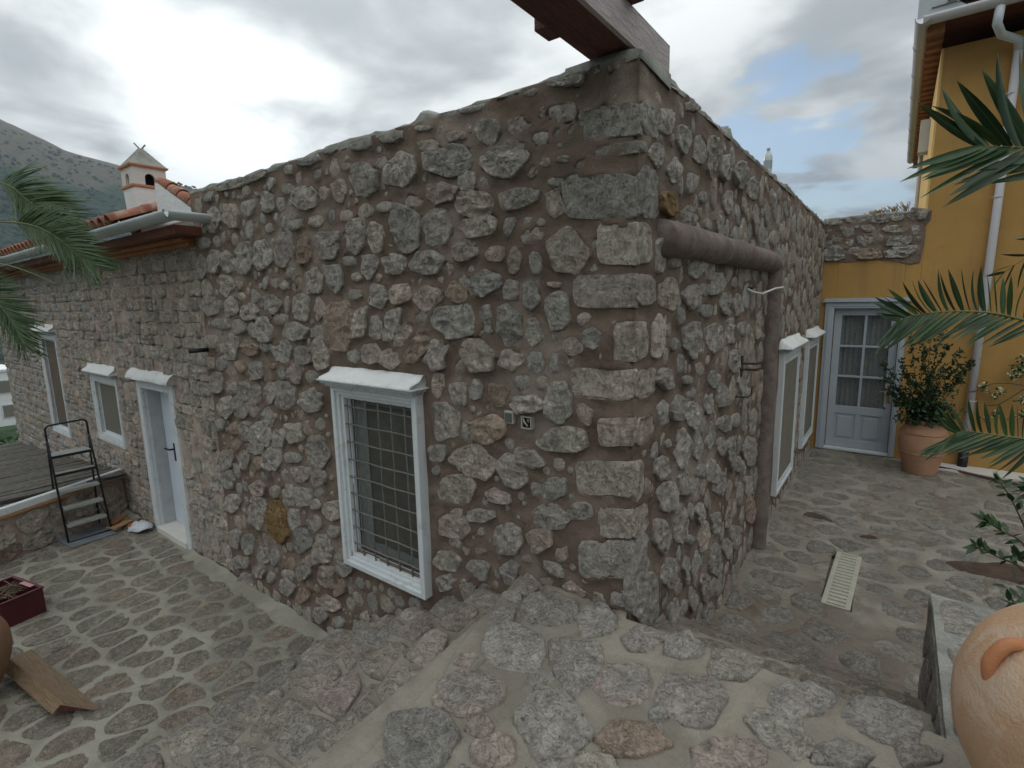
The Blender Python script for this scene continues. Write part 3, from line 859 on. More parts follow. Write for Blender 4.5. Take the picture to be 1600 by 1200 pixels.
def voronoi(pts, bounds, sx=1.0, sy=1.0):
    """clipped Voronoi cells of points (metric scaled by sx, sy)"""
    pts = np.asarray(pts, float)
    S = pts * (sx, sy)
    u0, u1, v0, v1 = bounds
    cells = []
    for i, p in enumerate(S):
        d = ((S - p) ** 2).sum(1)
        nb = np.argsort(d)[1:15]
        poly = [(u0 * sx, v0 * sy), (u1 * sx, v0 * sy), (u1 * sx, v1 * sy), (u0 * sx, v1 * sy)]
        for j in nb:
            q = S[j]
            m = (p + q) / 2
            dn = q - p
            new = []
            for a in range(len(poly)):
                A, B = poly[a], poly[(a + 1) % len(poly)]
                da = (A[0] - m[0]) * dn[0] + (A[1] - m[1]) * dn[1]
                db = (B[0] - m[0]) * dn[0] + (B[1] - m[1]) * dn[1]
                if da <= 0:
                    new.append(A)
                if (da < 0 < db) or (db < 0 < da):
                    t = da / (da - db)
                    new.append((A[0] + (B[0] - A[0]) * t, A[1] + (B[1] - A[1]) * t))
            poly = new
            if len(poly) < 3:
                break
        cells.append(np.array(poly) / (sx, sy) if len(poly) > 2 else None)
    return cells


def jitter_grid(u0, u1, v0, v1, su, sv, jit, rng):
    out = []
    nv = max(1, int(round((v1 - v0) / sv)))
    nu = max(1, int(round((u1 - u0) / su)))
    for j in range(nv):
        for i in range(nu + 1):
            a = u0 + (i + (0.5 if j % 2 else 0.0) + rng.uniform(-jit, jit)) * (u1 - u0) / nu
            b = v0 + (j + .5 + rng.uniform(-jit, jit)) * (v1 - v0) / nv
            if u0 - .02 < a < u1 + .02:
                out.append((a, b))
    return np.array(out)


def shrink(P, gap):
    """pull a convex-ish cell in by a mortar gap"""
    C = P.mean(0)
    d = P - C
    L = np.linalg.norm(d, axis=1, keepdims=True)
    return C + d * np.maximum(0.25, (L - gap * 1.25) / np.maximum(L, 1e-6))


def parse(tbl):
    out = []
    for it in tbl.split():
        a = it.split(',')
        v = [float(x) / 1000 for x in a[:5]]
        last = a[5]
        k = len(last)
        while k and not (last[k - 1].isdigit()):
            k -= 1
        v.append(float(last[:k]) / 1000)
        out.append((v, last[k:]))
    return out


def jcol(c, rng, a=0.018):
    c = PAL[c] if isinstance(c, str) else c
    k = 1 + rng.uniform(-.14, .12)
    return tuple(max(.02, x * k * (1 + rng.uniform(-a, a))) for x in c)


def from_table(tbl, rng, dmin, dmax, n=28, snap=None, **kw):
    items = []
    for (v, c) in parse(tbl):
        q = 'q' in c
        ctr, A, B = v[:2], v[2:4], v[4:6]
        P = contour_from_axes(ctr, A, B, rng, q)
        if q and snap is not None:
            m = P[:, 0].max()
            sel = P[:, 0] > m - .03
            P[sel, 0] = snap
        size = math.hypot(*A) + math.hypot(*B)
        it = dict(P=P, depth=float(np.clip(size * .17, dmin, dmax)) * rng.uniform(.8, 1.25), col=jcol(c[0], rng), n=n if size > .12 else 18,
                  seed=int(rng.integers(1 << 30)), quoin=q)
        it.update(kw)
        items.append(it)
    return items


def fill_stones(u0, u1, v0, v1, contours, rng, tries, smin, smax, gap, holes=(), cols='gggtpb', dmin=.014, dmax=.03, aspect=(0.7, 1.3), res=.012):
    """dart throwing of small stones into what is left of a wall"""
    nu, nv = int((u1 - u0) / res) + 1, int((v1 - v0) / res) + 1
    U, V = np.meshgrid(u0 + np.arange(nu) * res, v0 + np.arange(nv) * res, indexing='ij')
    occ = np.zeros(U.shape, bool)
    for P in contours:
        i0, i1 = max(0, int((P[:, 0].min() - u0) / res)), min(nu - 1, int((P[:, 0].max() - u0) / res) + 1)
        j0, j1 = max(0, int((P[:, 1].min() - v0) / res)), min(nv - 1, int((P[:, 1].max() - v0) / res) + 1)
        s = (slice(i0, i1 + 1), slice(j0, j1 + 1))
        if i1 > i0 and j1 > j0:
            occ[s] |= inside(P, U[s], V[s])
    for a0, a1, b0, b1 in holes:
        occ |= (U > a0) & (U < a1) & (V > b0) & (V < b1)
    items = []
    for t in range(tries):
        f = (1 - t / tries) ** 1.3
        s = smin + (smax - smin) * f * rng.uniform(.75, 1.0)
        asp = rng.uniform(*aspect)
        a, b = s * math.sqrt(asp), s / math.sqrt(asp)
        cu, cv = rng.uniform(u0, u1), rng.uniform(v0, v1)
        if cu - a < u0 or cu + a > u1 or cv - b < v0 or cv + b > v1:
            continue
        i0, i1 = max(0, int((cu - a - gap - u0) / res)), min(nu - 1, int((cu + a + gap - u0) / res) + 1)
        j0, j1 = max(0, int((cv - b - gap - v0) / res)), min(nv - 1, int((cv + b + gap - v0) / res) + 1)
        sl = (slice(i0, i1 + 1), slice(j0, j1 + 1))
        e = ((np.abs(U[sl] - cu) / (a + gap)) ** 2.6 + (np.abs(V[sl] - cv) / (b + gap)) ** 2.6) < 1
        if (occ[sl] & e).any():
            continue
        occ[sl] |= ((np.abs(U[sl] - cu) / a) ** 2.6 + (np.abs(V[sl] - cv) / b) ** 2.6) < 1
        rot = rng.uniform(-.25, .25)
        P = contour_from_axes((cu, cv), (a * math.cos(rot), a * math.sin(rot)), (-b * math.sin(rot), b * math.cos(rot)), rng)
        items.append(dict(P=P, depth=float(np.clip(s * .3, dmin, dmax)), col=jcol(cols[rng.integers(len(cols))], rng), n=20 if s > .05 else 14,
                          seed=int(rng.integers(1 << 30))))
    return items


def catmull(pts, n):
    P = [Vector(p) for p in pts]
    out = []
    m = len(P) - 1
    for i in range(n + 1):
        u = m * i / n
        k = min(int(u), m - 1)
        t = u - k
        p0, p1, p2, p3 = P[max(k - 1, 0)], P[k], P[k + 1], P[min(k + 2, m)]
        out.append(0.5 * ((2 * p1) + (-p0 + p2) * t + (2 * p0 - 5 * p1 + 4 * p2 - p3) * t * t + (-p0 + 3 * p1 - 3 * p2 + p3) * t ** 3))
    return out



# ================================================================== frames of the walls and grounds
FL = Frame((0, 0, 0), (1, 0, 0), (0, 0, 1), (0, -1, 0))          # front wall: u = x, v = z
FR = Frame((0, 0, 0), (0, 1, 0), (0, 0, 1), (1, 0, 0))           # side wall: u = y, v = z
Y1 = 6.90
FY = Frame((0, Y1, 0), (1, 0, 0), (0, 0, 1), (0, -1, 0))
ZT, ZC, ZW = -1.20, -0.84, 2.53
rng = np.random.default_rng(11)

# ------------------------------------------------------------------ the stone house
house = thing('stone_house', 'flat-roofed rubble stone house with brown mortar, sharp corner towards the steps', 'house', (0, 0, ZT))
front_hole = (-2.17, -1.50, -.29, .88)
side_holes = [(3.85, 4.75, -.50, .84), (5.72, 6.60, -.42, .84)]
front = from_table(FRONT_STONES, rng, .010, .024, snap=.012)
for it in front:
    if not it.get('quoin'):
        it['P'] = it['P'].mean(0) + (it['P'] - it['P'].mean(0)) * 1.04
for it in front:      # corner blocks share their height with the side wall's
    it['n'] = 34 if it.get('quoin') else it['n']
    if it.get('quoin'):
        it['depth'] *= .5
        it['facet'] = .2
        it['ruf'] = .035
fill = fill_stones(-4.22, -.05, -1.22, 2.50, [i['P'] for i in front], rng, 9000, .018, .078, .007,
                   holes=[(-2.40, -1.28, -.45, 1.14), (-.76, -.5, .84, .98)], cols='ggtppgtg', dmin=.007, dmax=.015)
front += fill
contours_front = [i['P'] for i in front]
mortar_sheet('wall', FL, -4.30, 0.004, -1.28, 2.56, .020, contours_front, M['mortar'], house, base=0.0, swell=.020, amp=.0075,
             holes=[front_hole], fade_u=[(0.004, .10)])
wall_front = bpy.data.objects['wall']

side = from_table(RIGHT_STONES, rng, .009, .024, n=24)
quoins = []
for it in front:
    if it.get('quoin'):
        z0, z1 = it['P'][:, 1].min(), it['P'][:, 1].max()
        wdt = rng.uniform(.10, .26)
        P = chaikin(np.array([(-.012, z0 + .004), (wdt, z0 + .02), (wdt * rng.uniform(.8, 1.1), (z0 + z1) / 2), (wdt * rng.uniform(.8, 1.0), z1 - .01), (-.012, z1 - .004)]), 1)
        P[:, 0] = np.maximum(P[:, 0], -.012)
        quoins.append(dict(P=P, depth=.012, facet=.2, col=tuple(c * .95 for c in it['col']), n=28, seed=int(rng.integers(1 << 30)), ruf=.02))
qc = [q['P'] for q in quoins]
def clear_of(P, others):
    c = P.mean(0)
    return all(not ((c[0] < o[:, 0].max() + .02) and (c[0] > o[:, 0].min() - .02) and (c[1] < o[:, 1].max() + .03) and (c[1] > o[:, 1].min() - .03)) for o in others)
side = [s for s in side if clear_of(s['P'], qc)]
hol = [(3.55, 5.05, -.70, 1.10), (5.48, 6.88, -.62, 1.06)]
side += fill_stones(0.05, 6.88, -.95, 2.50, [i['P'] for i in side] + qc, rng, 16000, .026, .125, .008, holes=hol, cols='ggtppttggg', aspect=(.55, 1.25), dmin=.008, dmax=.019)
side += quoins
contours_side = [i['P'] for i in side]
mortar_sheet('wall', FR, -.004, 6.95, -1.0, 2.56, .024, contours_side, M['mortar'], house, swell=.020, amp=.0075, holes=side_holes, fade_u=[(-.004, .10)])
FLs = Frame((0, -.008, 0), (1, 0, 0), (0, 0, 1), (0, -1, 0))
FRs = Frame((.008, 0, 0), (0, 1, 0), (0, 0, 1), (1, 0, 0))
for it in front + side:
    it['P'][:, 1] = np.minimum(it['P'][:, 1], 2.548)
place_stones('stone', FLs, front, M['stone'], house, 205, stuff_name='small_stones')
place_stones('stone', FRs, side, M['stone'], house, 95, stuff_name='small_stones')

# solid core behind the mortar skins, with openings for the windows
core = MB()
def wall_with_holes(mb, fr, u0, u1, v0, v1, n0, n1, holes):
    s = MB(fr.o, fr.u, fr.v, fr.n)
    us = sorted({u0, u1, *[h[0] for h in holes], *[h[1] for h in holes]})
    for a, b in zip(us[:-1], us[1:]):
        hs = sorted([h for h in holes if h[0] <= a and h[1] >= b], key=lambda h: h[2])
        z = v0
        for h in hs:
            s.box(a, b, z, h[2], n0, n1)
            z = h[3]
        s.box(a, b, z, v1, n0, n1)
    k = len(mb.V)
    mb.V += s.V
    mb.F += [tuple(i + k for i in f) for f in s.F]
wall_with_holes(core, FL, -4.28, -.04, -1.3, 2.50, -.45, -.035, [front_hole])
wall_with_holes(core, FR, .04, 6.85, -1.3, 2.50, -.45, -.035, side_holes)
core.box(-4.2, -.5, .5, 6.8, 2.2, 2.32)
core.make('wall_core', M['mortar'], house)

# cement capping along both wall heads, uneven and lichen grey
def capping(name, a, b, inward, parent, seed, z=2.54, h=.045, over=.010, thick=.36, mat=None, step=.05, bumps=()):
    a, b, inward = np.array(a, float), np.array(b, float), np.array(inward, float)
    L = np.linalg.norm(b - a)
    d = (b - a) / L
    n = int(L / step) + 1
    prof = [(over * .2, .0), (over, .012), (over * 1.0, h * .5), (over * .2, h * .93), (-.05, h * 1.05), (-thick * .5, h * 1.1), (-thick, h * .9), (-thick, -.02)]
    V, F = [], []
    m = len(prof)
    for i in range(n):
        t = L * i / (n - 1)
        for j, (o, zz) in enumerate(prof):
            q = np.array([[t * 3.1 + seed, j * .7, seed]])
            q2 = np.array([[t * 11 + seed, j * 1.7, seed]])
            nz = float(fbm(q, 3, 4)[0]) * .018 + float(fbm(q2, 2, 8)[0]) * .018
            bz = sum(amp * math.exp(-((t - c) / wd) ** 2) for c, wd, amp in bumps)
            p = a + d * t - inward * (o + nz * .8)
            V.append((p[0], p[1], z + zz + (nz + bz if 0 < j < m - 1 else 0)))
    for i in range(n - 1):
        for j in range(m - 1):
            F.append((i * m + j, i * m + j + 1, (i + 1) * m + j + 1, (i + 1) * m + j))
    F.append(tuple(range(m))[::-1])
    F.append(tuple((n - 1) * m + j for j in range(m)))
    return build(name, V, F, mat or M['coping'], parent, True)
capping('coping', (-4.30, 0, 0), (0.01, 0, 0), (0, 1, 0), house, 3.3, h=.042, over=.004, bumps=[(3.02, .05, .05)])
capping('coping', (0, -.01, 0), (0, 6.9, 0), (-1, 0, 0), house, 9.1, h=.042, over=.004, bumps=[(1.45, .04, .05)])

# front window with its moulded surround and iron grille
def sash_window(parent, fr, u0, u1, v0, v1, proud, label, kind='grille', bars=(5, 9), name='window', frame_w=.10, depth=.14, cornice=.11, cover=None, mat=None, screen_n=-.035):
    """u0..u1, v0..v1 is the outside of the painted surround"""
    mat = mat or M['white']
    w_ = thing(name, label, None, (0, 0, 0))
    w_.parent = parent
    c = fr.o + fr.u * (u0 + u1) / 2 + fr.v * v0
    w_.location = Vector(c) - wloc(parent)
    f = MB(fr.o, fr.u, fr.v, fr.n)
    fw = frame_w
    # stepped surround: outer, middle and inner fillets, each a little prouder or deeper
    steps = [(0, fw * .42, proud), (fw * .42, fw * .72, proud * .72), (fw * .72, fw, proud * .42)]
    for a, b, pr in steps:
        f.box(u0 + a, u0 + b, v0 + a, v1 - a, -depth, pr)
        f.box(u1 - b, u1 - a, v0 + a, v1 - a, -depth, pr)
        f.box(u0 + b, u1 - b, v0 + a, v0 + b, -depth, pr)
        f.box(u0 + b, u1 - b, v1 - b, v1 - a, -depth, pr)
    f.make('frame', mat, w_, bevel=.004)
    iu0, iu1, iv0, iv1 = u0 + fw, u1 - fw, v0 + fw, v1 - fw
    if cornice:
        s = MB(fr.o, fr.u, fr.v, fr.n)
        ov = .07
        poly = [(0, 0), (.045, .008), (.055, .028), (.085, .036), (.095, .055)]
        s.box(u0 - .01, u1 + .01, v1, v1 + .022, -.02, proud + .035)
        s.box(u0 - .035, u1 + .035, v1 + .022, v1 + .040, -.02, proud + .058)
        s.box(u0 - .055, u1 + .055, v1 + .040, v1 + .052, -.02, proud + .075)
        s.make('moulding', M['moulding'], w_, bevel=.004)
        # hand-trowelled whitewash hood above the moulding
        V, F = [], []
        nseg = 26
        prof = [(proud + .07, .052), (proud + .066, .066), (proud * .45 + .02, .052 + cornice * .55), (.022, .052 + cornice), (-.01, .052 + cornice * 1.02)]
        for i in range(nseg + 1):
            t = u0 - .03 + (u1 - u0 + .06) * i / nseg
            for j, (nn, vv) in enumerate(prof):
                e = float(fbm(np.array([[t * 9, j * 1.3, u0]]), 3, 2)[0])
                p = fr.o + fr.u * t + fr.v * (v1 + vv + (e * .012 if j > 1 else 0)) + fr.n * (nn + e * .007)
                V.append(p)
        m = len(prof)
        for i in range(nseg):
            for j in range(m - 1):
                F.append((i * m + j, (i + 1) * m + j, (i + 1) * m + j + 1, i * m + j + 1))
        for e_ in (0, nseg):
            V.append(fr.o + fr.u * (u0 - .03 + (u1 - u0 + .06) * e_ / nseg) + fr.v * (v1 + .052) + fr.n * -.01)
            k = len(V) - 1
            F.append(tuple(e_ * m + j for j in range(m)) + (k,))
        build('hood', V, F, M['plaster_white'], w_, True)
    if kind == 'grille':
        cas = MB(fr.o, fr.u, fr.v, fr.n)
        cw = .014
        cas.box(iu0, iu0 + cw, iv0, iv1, -.030, -.004).box(iu1 - cw, iu1, iv0, iv1, -.030, -.004)
        cas.box(iu0 + cw, iu1 - cw, iv0, iv0 + cw, -.030, -.004).box(iu0 + cw, iu1 - cw, iv1 - cw, iv1, -.030, -.004)
        cas.make('casement', M['white_wood'], w_, bevel=.003)
        g = MB(fr.o, fr.u, fr.v, fr.n)
        g.box(iu0 + .001, iu1 - .001, iv0 + .001, iv1 - .001, -.036, -.033)
        g.make('pane', M['glass'], w_)
        b = MB(fr.o, fr.u, fr.v, fr.n)
        b.box(iu0 + .001, iu1 - .001, iv0 + .001, iv1 - .001, -.085, -.075)
        b.make('shutter', M['shutter'], w_)
        for (a0, a1, c0, c1) in ((iu0, iu0 + .13, iv0, iv1), (iu0 + .13, iu1, iv0, iv0 + .10), (iu0 + .13, iu1, iv1 - .05, iv1)):
            cu = MB(fr.o, fr.u, fr.v, fr.n)
            k = 10
            V, F = [], []
            for i in range(k + 1):
                t = a0 + (a1 - a0) * i / k
                nn = -.056 + .008 * math.sin(i * 1.9)
                V += [fr.o + fr.u * t + fr.v * c0 + fr.n * nn, fr.o + fr.u * t + fr.v * c1 + fr.n * nn]
            for i in range(k):
                F.append((2 * i, 2 * i + 2, 2 * i + 3, 2 * i + 1))
            build('curtain', V, F, M['curtain'], w_, True)
        nb, nh = bars
        for i in range(nb):
            t = iu0 + (iu1 - iu0) * (i + .72) / (nb + .35)
            q = [fr.o + fr.u * (t + .003 * math.sin(j * 2.1 + i)) + fr.v * (iv0 + (iv1 - iv0) * j / 8) + fr.n * .012 for j in range(9)]
            MB().tube(q, .0062, 6).make('bar', M['iron'], w_, True)
        for i in range(nh):
            z = iv0 + (iv1 - iv0) * (i + .62) / (nh + .1)
            q = [fr.o + fr.u * (iu0 + (iu1 - iu0) * j / 6) + fr.v * (z + .003 * math.sin(j * 1.7 + i)) + fr.n * .019 for j in range(7)]
            MB().tube(q, .0056, 6).make('bar', M['iron'], w_, True)
    elif kind == 'screen':
        f2 = MB(fr.o, fr.u, fr.v, fr.n)
        cw = .035
        d0, d1 = screen_n - .03, screen_n
        f2.box(iu0, iu0 + cw, iv0, iv1, d0, d1).box(iu1 - cw, iu1, iv0, iv1, d0, d1)
        f2.box(iu0 + cw, iu1 - cw, iv0, iv0 + cw, d0, d1).box(iu0 + cw, iu1 - cw, iv1 - cw, iv1, d0, d1)
        f2.make('casement', M['white_wood'], w_, bevel=.003)
        g = MB(fr.o, fr.u, fr.v, fr.n)
        g.box(iu0 + cw, iu1 - cw, iv0 + cw, iv1 - cw, d1 - .010, d1 - .005)
        g.make('insect_screen', cover or M['screen'], w_)
    return w_


sash_window(house, FL, -2.275, -1.395, -.395, .975, .070, 'tall window with square iron grille in a stepped white surround', 'grille', (5, 9), frame_w=.088, cornice=.075)
sash_window(house, FR, 3.75, 4.86, -.62, .945, .055, 'white window with dark screen just behind the upright render-covered pipe', 'screen', frame_w=.09, cornice=.09, cover=M['shutter'], screen_n=.048)
sash_window(house, FR, 5.62, 6.70, -.55, .935, .055, 'white window with dark screen nearest the yellow wall', 'screen', frame_w=.09, cornice=.09, cover=M['shutter'], screen_n=.048)
# black panels sealing the openings, painted for the unlit rooms
s = MB(FL.o, FL.u, FL.v, FL.n).box(-2.19, -1.48, -.31, .90, -.47, -.455)
s.make('unlit_room_panel', M['unlit_black'], house)
s = MB(FR.o, FR.u, FR.v, FR.n)
for h in side_holes:
    s.box(h[0] - .02, h[1] + .02, h[2] - .02, h[3] + .02, -.47, -.455)
s.make('unlit_room_panel', M['unlit_black'], house)

# two electric boxes
bx1 = MB(FL.o, FL.u, FL.v, FL.n)
bx1.box(-.735, -.675, .882, .952, .0, .030)
o1 = bx1.make('socket_box', M['plastic_cream'], house, bevel=.004)
o1['label'] = 'cream electric box with a dark square switch'
MB(FL.o, FL.u, FL.v, FL.n).box(-.727, -.683, .891, .943, .030, .036).make('switch_plate', M['switch'], o1, bevel=.002)
bx2 = MB(FL.o, FL.u, FL.v, FL.n)
for b in ((-.622, -.556, .930, .936), (-.622, -.556, .868, .874), (-.622, -.616, .874, .930), (-.562, -.556, .874, .930)):
    bx2.box(*b, -.01, .030)
o2 = bx2.make('socket_box', M['plastic_cream'], house)
o2['label'] = 'open electric box without its cover'
MB(FL.o, FL.u, FL.v, FL.n).box(-.616, -.562, .874, .930, .018, .020).make('cavity', M['unlit_black'], o2)  # flat black plate painted as the shade inside the open box
MB().tube([FL.w([[-.612, .925, .024]])[0], FL.w([[-.597, .905, .033]])[0], FL.w([[-.578, .884, .030]])[0]], .005, 6).make('loose_wire', M['plastic_cream'], o2, True)
MB(FL.o, FL.u, FL.v, FL.n).box(-.585, -.570, .905, .925, .018, .028).make('terminal', M['iron'], o2)
# dark pipe stub by the joint
stub = MB().tube([(-4.285, .02, 1.142), (-4.285, -.17, 1.142)], .021, 12).make('pipe_stub', M['black'], house, True)
stub['label'] = 'short black pipe stub sticking out at the joint of the two walls'

# render-covered pipe on the side wall: sloping run and upright
def lumpy_tube(pts, r, seg, wob, name, mat, parent):
    P = []
    for a, b in zip(pts[:-1], pts[1:]):
        a, b = np.array(a, float), np.array(b, float)
        k = max(2, int(np.linalg.norm(b - a) / .07))
        P += [a + (b - a) * i / k for i in range(k)]
    P.append(np.array(pts[-1], float))
    mb = MB().tube(P, r, seg)
    V = np.array(mb.V)
    nrm = fbm(V * 7, 3, 6) * wob
    ctr = np.repeat(np.array(P), seg, 0)
    V = ctr + (V - ctr) * (1 + nrm)[:, None]
    return build(name, V, mb.F, mat, parent, True)
pc = thing('pipe_casing', None, None)
pc.parent = house
pc.location = Vector((0, 2.9, ZC)) - wloc(house)
pc['label'] = 'pipe covered in brown render running down the side wall'
lumpy_tube([(.015, .24, 1.83), (.03, .60, 1.835), (.035, 1.7, 1.835), (.035, 2.78, 1.83), (.035, 2.90, 1.80), (.035, 2.93, 1.74)], .088, 16, .12, 'sloping_run', M['concrete'], pc)
lumpy_tube([(.04, 2.92, 1.80), (.04, 2.92, 0.6), (.045, 2.90, -.90)], .083, 16, .12, 'upright', M['concrete'], pc)

# white cable, iron hooks
cb = MB().tube([(.03, 2.02, 1.60), (.06, 2.08, 1.575), (.10, 2.22, 1.56), (.15, 2.45, 1.60), (.17, 2.66, 1.61), (.17, 2.80, 1.55), (.15, 2.88, 1.46)], .0075, 8)
cb.make('cable', M['cable'], house, True)
MB().tube([(0, 2.06, 1.615), (.045, 2.06, 1.60), (.045, 2.16, 1.61)], .012, 6).make('bracket', M['rust'], house, True)
hk = MB()
hk.box(-.0, .03, 1.97, 2.03, .93, 1.09)
hk.tube([(.01, 2.0, 1.03), (.12, 2.05, 1.03), (.14, 2.25, 1.025)], .009, 6)
hk.tube([(.01, 2.0, .985), (.12, 2.03, .985), (.14, 2.22, .98)], .009, 6)
hk.make('iron_hook', M['rust'], house)
MB().tube([(0, 1.88, .79), (.10, 1.90, .79), (.10, 2.03, .79), (.10, 2.03, .85)], .006, 6).make('iron_hook', M['rust'], house, True)

# ------------------------------------------------------------------ timber beam resting on the corner
beam = thing('pergola_beam', 'red-brown timber beam with side face coloured as lit, resting on the wall corner overhead', 'beam', (-.15, 0, 2.6))
bm = MB().box(-.243, -.052, -3.2, .43, 2.605, 2.745)
bm.make('beam', M['red_beam'], beam, bevel=.004)
MB().box(-.052, -.030, -3.2, .44, 2.602, 2.750).make('lit_side_face', M['lit_beam_side'], beam, bevel=.002)  # thin added facing; light on the beam's side is in its colour
MB().box(-.32, -.245, -.31, -.20, 2.625, 2.69).make('rafter_end', M['red_beam'], beam, bevel=.003)
MB().box(-.262, .02, -.12, .0, 2.753, 2.85).make('rafter', M['red_beam'], beam, bevel=.003)

# ------------------------------------------------------------------ the older house to the left
old = thing('old_stone_house', 'older coursed limestone house with tiled roof, white door and two small windows', 'house', (-8.9, 0, ZT))
FO = Frame((0, .035, 0), (1, 0, 0), (0, 0, 1), (0, -1, 0))
XE = -13.42
old_holes = [(-6.22, -5.40, -1.25, .62), (-7.98, -7.15, -.20, .56), (-10.42, -9.62, -.42, 1.08)]
old_clear = [(-6.40, -5.22, -1.25, .84), (-8.14, -7.00, -.30, .82), (-10.58, -9.50, -.54, 1.28)]
items = []
z = -1.32
r_i = 0
while z < 2.16:
    hgt = rng.uniform(.11, .19)
    x = XE + .0
    while x < -4.31:
        big = x > -5.35
        wdt = rng.uniform(.16, .30) if big else rng.uniform(.10, .27)
        x2 = min(x + wdt, -4.31)
        if x2 - x < .07:
            break
        sp = (not big) and rng.random() < .22
        parts = [(z, z + hgt)] if not sp else [(z, z + hgt * .5), (z + hgt * .5, z + hgt)]
        for (a, b) in parts:
            g = .007
            j = lambda s=.010: rng.uniform(-s, s)
            P = np.array([(x + g + j(), a + g + j()), ((x + x2) / 2, a + g + j()), (x2 - g + j(), a + g + j()), (x2 - g + j(.006), (a + b) / 2), (x2 - g + j(), b - g + j()), ((x + x2) / 2, b - g + j()), (x + g + j(), b - g + j()), (x + g + j(.006), (a + b) / 2)])
            c = P.mean(0)
            if any(h0 < c[0] < h1 and v0 < c[1] < v1 for h0, h1, v0, v1 in old_clear) or rng.random() < .05:
                continue
            P = np.clip(P, (-99, -1.4), (-4.315, 2.2))
            items.append(dict(P=chaikin(P, 1), depth=rng.uniform(.012, .034), col=tuple(q_ * 1.12 for q_ in jcol('tttggtptptgp'[rng.integers(12)] if not big else 'gt'[rng.integers(2)], rng)), n=22, seed=int(rng.integers(1 << 30)), facet=.5))
        x = x2
    z += hgt
    r_i += 1
mortar_sheet('wall', FO, XE, -4.29, -1.45, 2.2, .035, [i['P'] for i in items], M['old_mortar'], old, swell=.010, amp=.010, holes=old_holes)
place_stones('stone', FO, items, M['old_stone'], old, 300, stuff_name='small_stones', far_n=8)
oc = MB()
wall_with_holes(oc, FO, XE + .02, -4.32, -3.5, 2.15, -.5, -.035, old_holes)
oc.box(XE + .02, -4.32, .53, 6.0, 2.05, 2.15)
oc.box(XE + .02, XE + .4, .53, 6.0, -3.5, 2.05)
oc.make('wall_core', M['old_mortar'], old)
s = MB(FO.o, FO.u, FO.v, FO.n)
for h in old_holes:
    s.box(h[0] - .02, h[1] + .02, h[2] - .02, h[3] + .02, -.54, -.505)
s.make('unlit_room_panel', M['unlit_black'], old)  # black backing painted for the unlit rooms
sash_window(old, FO, -8.08, -7.05, -.285, .655, .025, 'small square white window between the door and the far window', 'screen', frame_w=.10, depth=.16, cornice=.10, cover=M['screen'])
sash_window(old, FO, -10.53, -9.53, -.505, 1.165, .025, 'tall white window at the far end of the old wall', 'screen', frame_w=.095, depth=.16, cornice=.10, cover=M['shutter_wood'])
# white door
dr = thing('door', 'white plank door with black handle', None)
dr.parent = old
dr.location = Vector((-5.8, .035, ZT)) - wloc(old)
f = MB(FO.o, FO.u, FO.v, FO.n)
f.box(-6.33, -6.22, -1.21, .725, -.30, .03).box(-5.40, -5.29, -1.21, .725, -.30, .03).box(-6.22, -5.40, .615, .725, -.30, .03)
f.make('frame', M['white'], dr, bevel=.004)
f = MB(FO.o, FO.u, FO.v, FO.n).box(-6.22, -5.40, -1.21, -1.13, -.30, .05)
f.make('threshold', M['cream'], dr, bevel=.006)
lf = MB(FO.o, FO.u, FO.v, FO.n).box(-6.215, -5.405, -1.125, .61, -.23, -.17).make('leaf', M['blue_white'], dr, bevel=.003)
hd = MB(FO.o, FO.u, FO.v, FO.n).box(-5.985, -5.95, -.30, -.08, -.17, -.158)
hd.tube([FO.w([[-5.967, -.15, -.16]])[0], FO.w([[-5.967, -.15, -.11]])[0], FO.w([[-6.09, -.15, -.105]])[0]], .011, 8)
hd.make('handle', M['black'], dr)
s = MB(FO.o, FO.u, FO.v, FO.n)
V, F = [], []
prof = [(.10, .725), (.105, .745), (.07, .80), (.02, .84), (-.01, .84)]
for i in range(29):
    t = -6.42 + 1.22 * i / 28
    for j, (nn, vv) in enumerate(prof):
        e = float(fbm(np.array([[t * 7, j * 1.3, 4.]]), 3, 2)[0])
        V.append(FO.w([[t, vv + e * .014 * (j > 0), nn + e * .016]])[0])
for i in range(28):
    for j in range(4):
        F.append((i * 5 + j, (i + 1) * 5 + j, (i + 1) * 5 + j + 1, i * 5 + j + 1))
V += [FO.w([[-6.42, .725, 0]])[0], FO.w([[-5.20, .725, 0]])[0]]
F.append((0, 1, 2, 3, 4, len(V) - 2)); F.append((140, 141, 142, 143, 144, len(V) - 1)); F.append((0, 140, len(V) - 1, len(V) - 2))
build('hood', V, F, M['plaster_white'], dr, True)
# eave: orange moulded cornice, dark soffit, zinc gutter with return
cn = MB()
cn.box(XE - .05, -4.32, -.06, .03, 2.105, 2.140).box(XE - .1, -4.30, -.13, .02, 2.140, 2.175)
cn.make('cornice', M['cornice'], old, bevel=.008)
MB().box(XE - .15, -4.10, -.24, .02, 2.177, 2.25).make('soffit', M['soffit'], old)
gt = MB()
def half_round(mb, a, b, r, seg=10):
    a, b = np.array(a, float), np.array(b, float)
    d = (b - a) / np.linalg.norm(b - a)
    side = np.cross(d, (0, 0, 1.0))
    k = len(mb.V)
    for rr in (r, r - .006):
        for e in (a, b):
            for j in range(seg + 1):
                t = math.pi * j / seg
                mb.V.append(e + side * math.cos(t) * rr + np.array((0, 0, -1.0)) * math.sin(t) * rr)
    n = seg + 1
    for j in range(seg):
        mb.F.append((k + j, k + j + 1, k + n + j + 1, k + n + j))
        mb.F.append((k + 2 * n + j + 1, k + 2 * n + j, k + 3 * n + j, k + 3 * n + j + 1))
    mb.F.append((k, k + n, k + 3 * n, k + 2 * n))
    mb.F.append((k + seg, k + 2 * n + seg, k + 3 * n + seg, k + n + seg))
    return mb
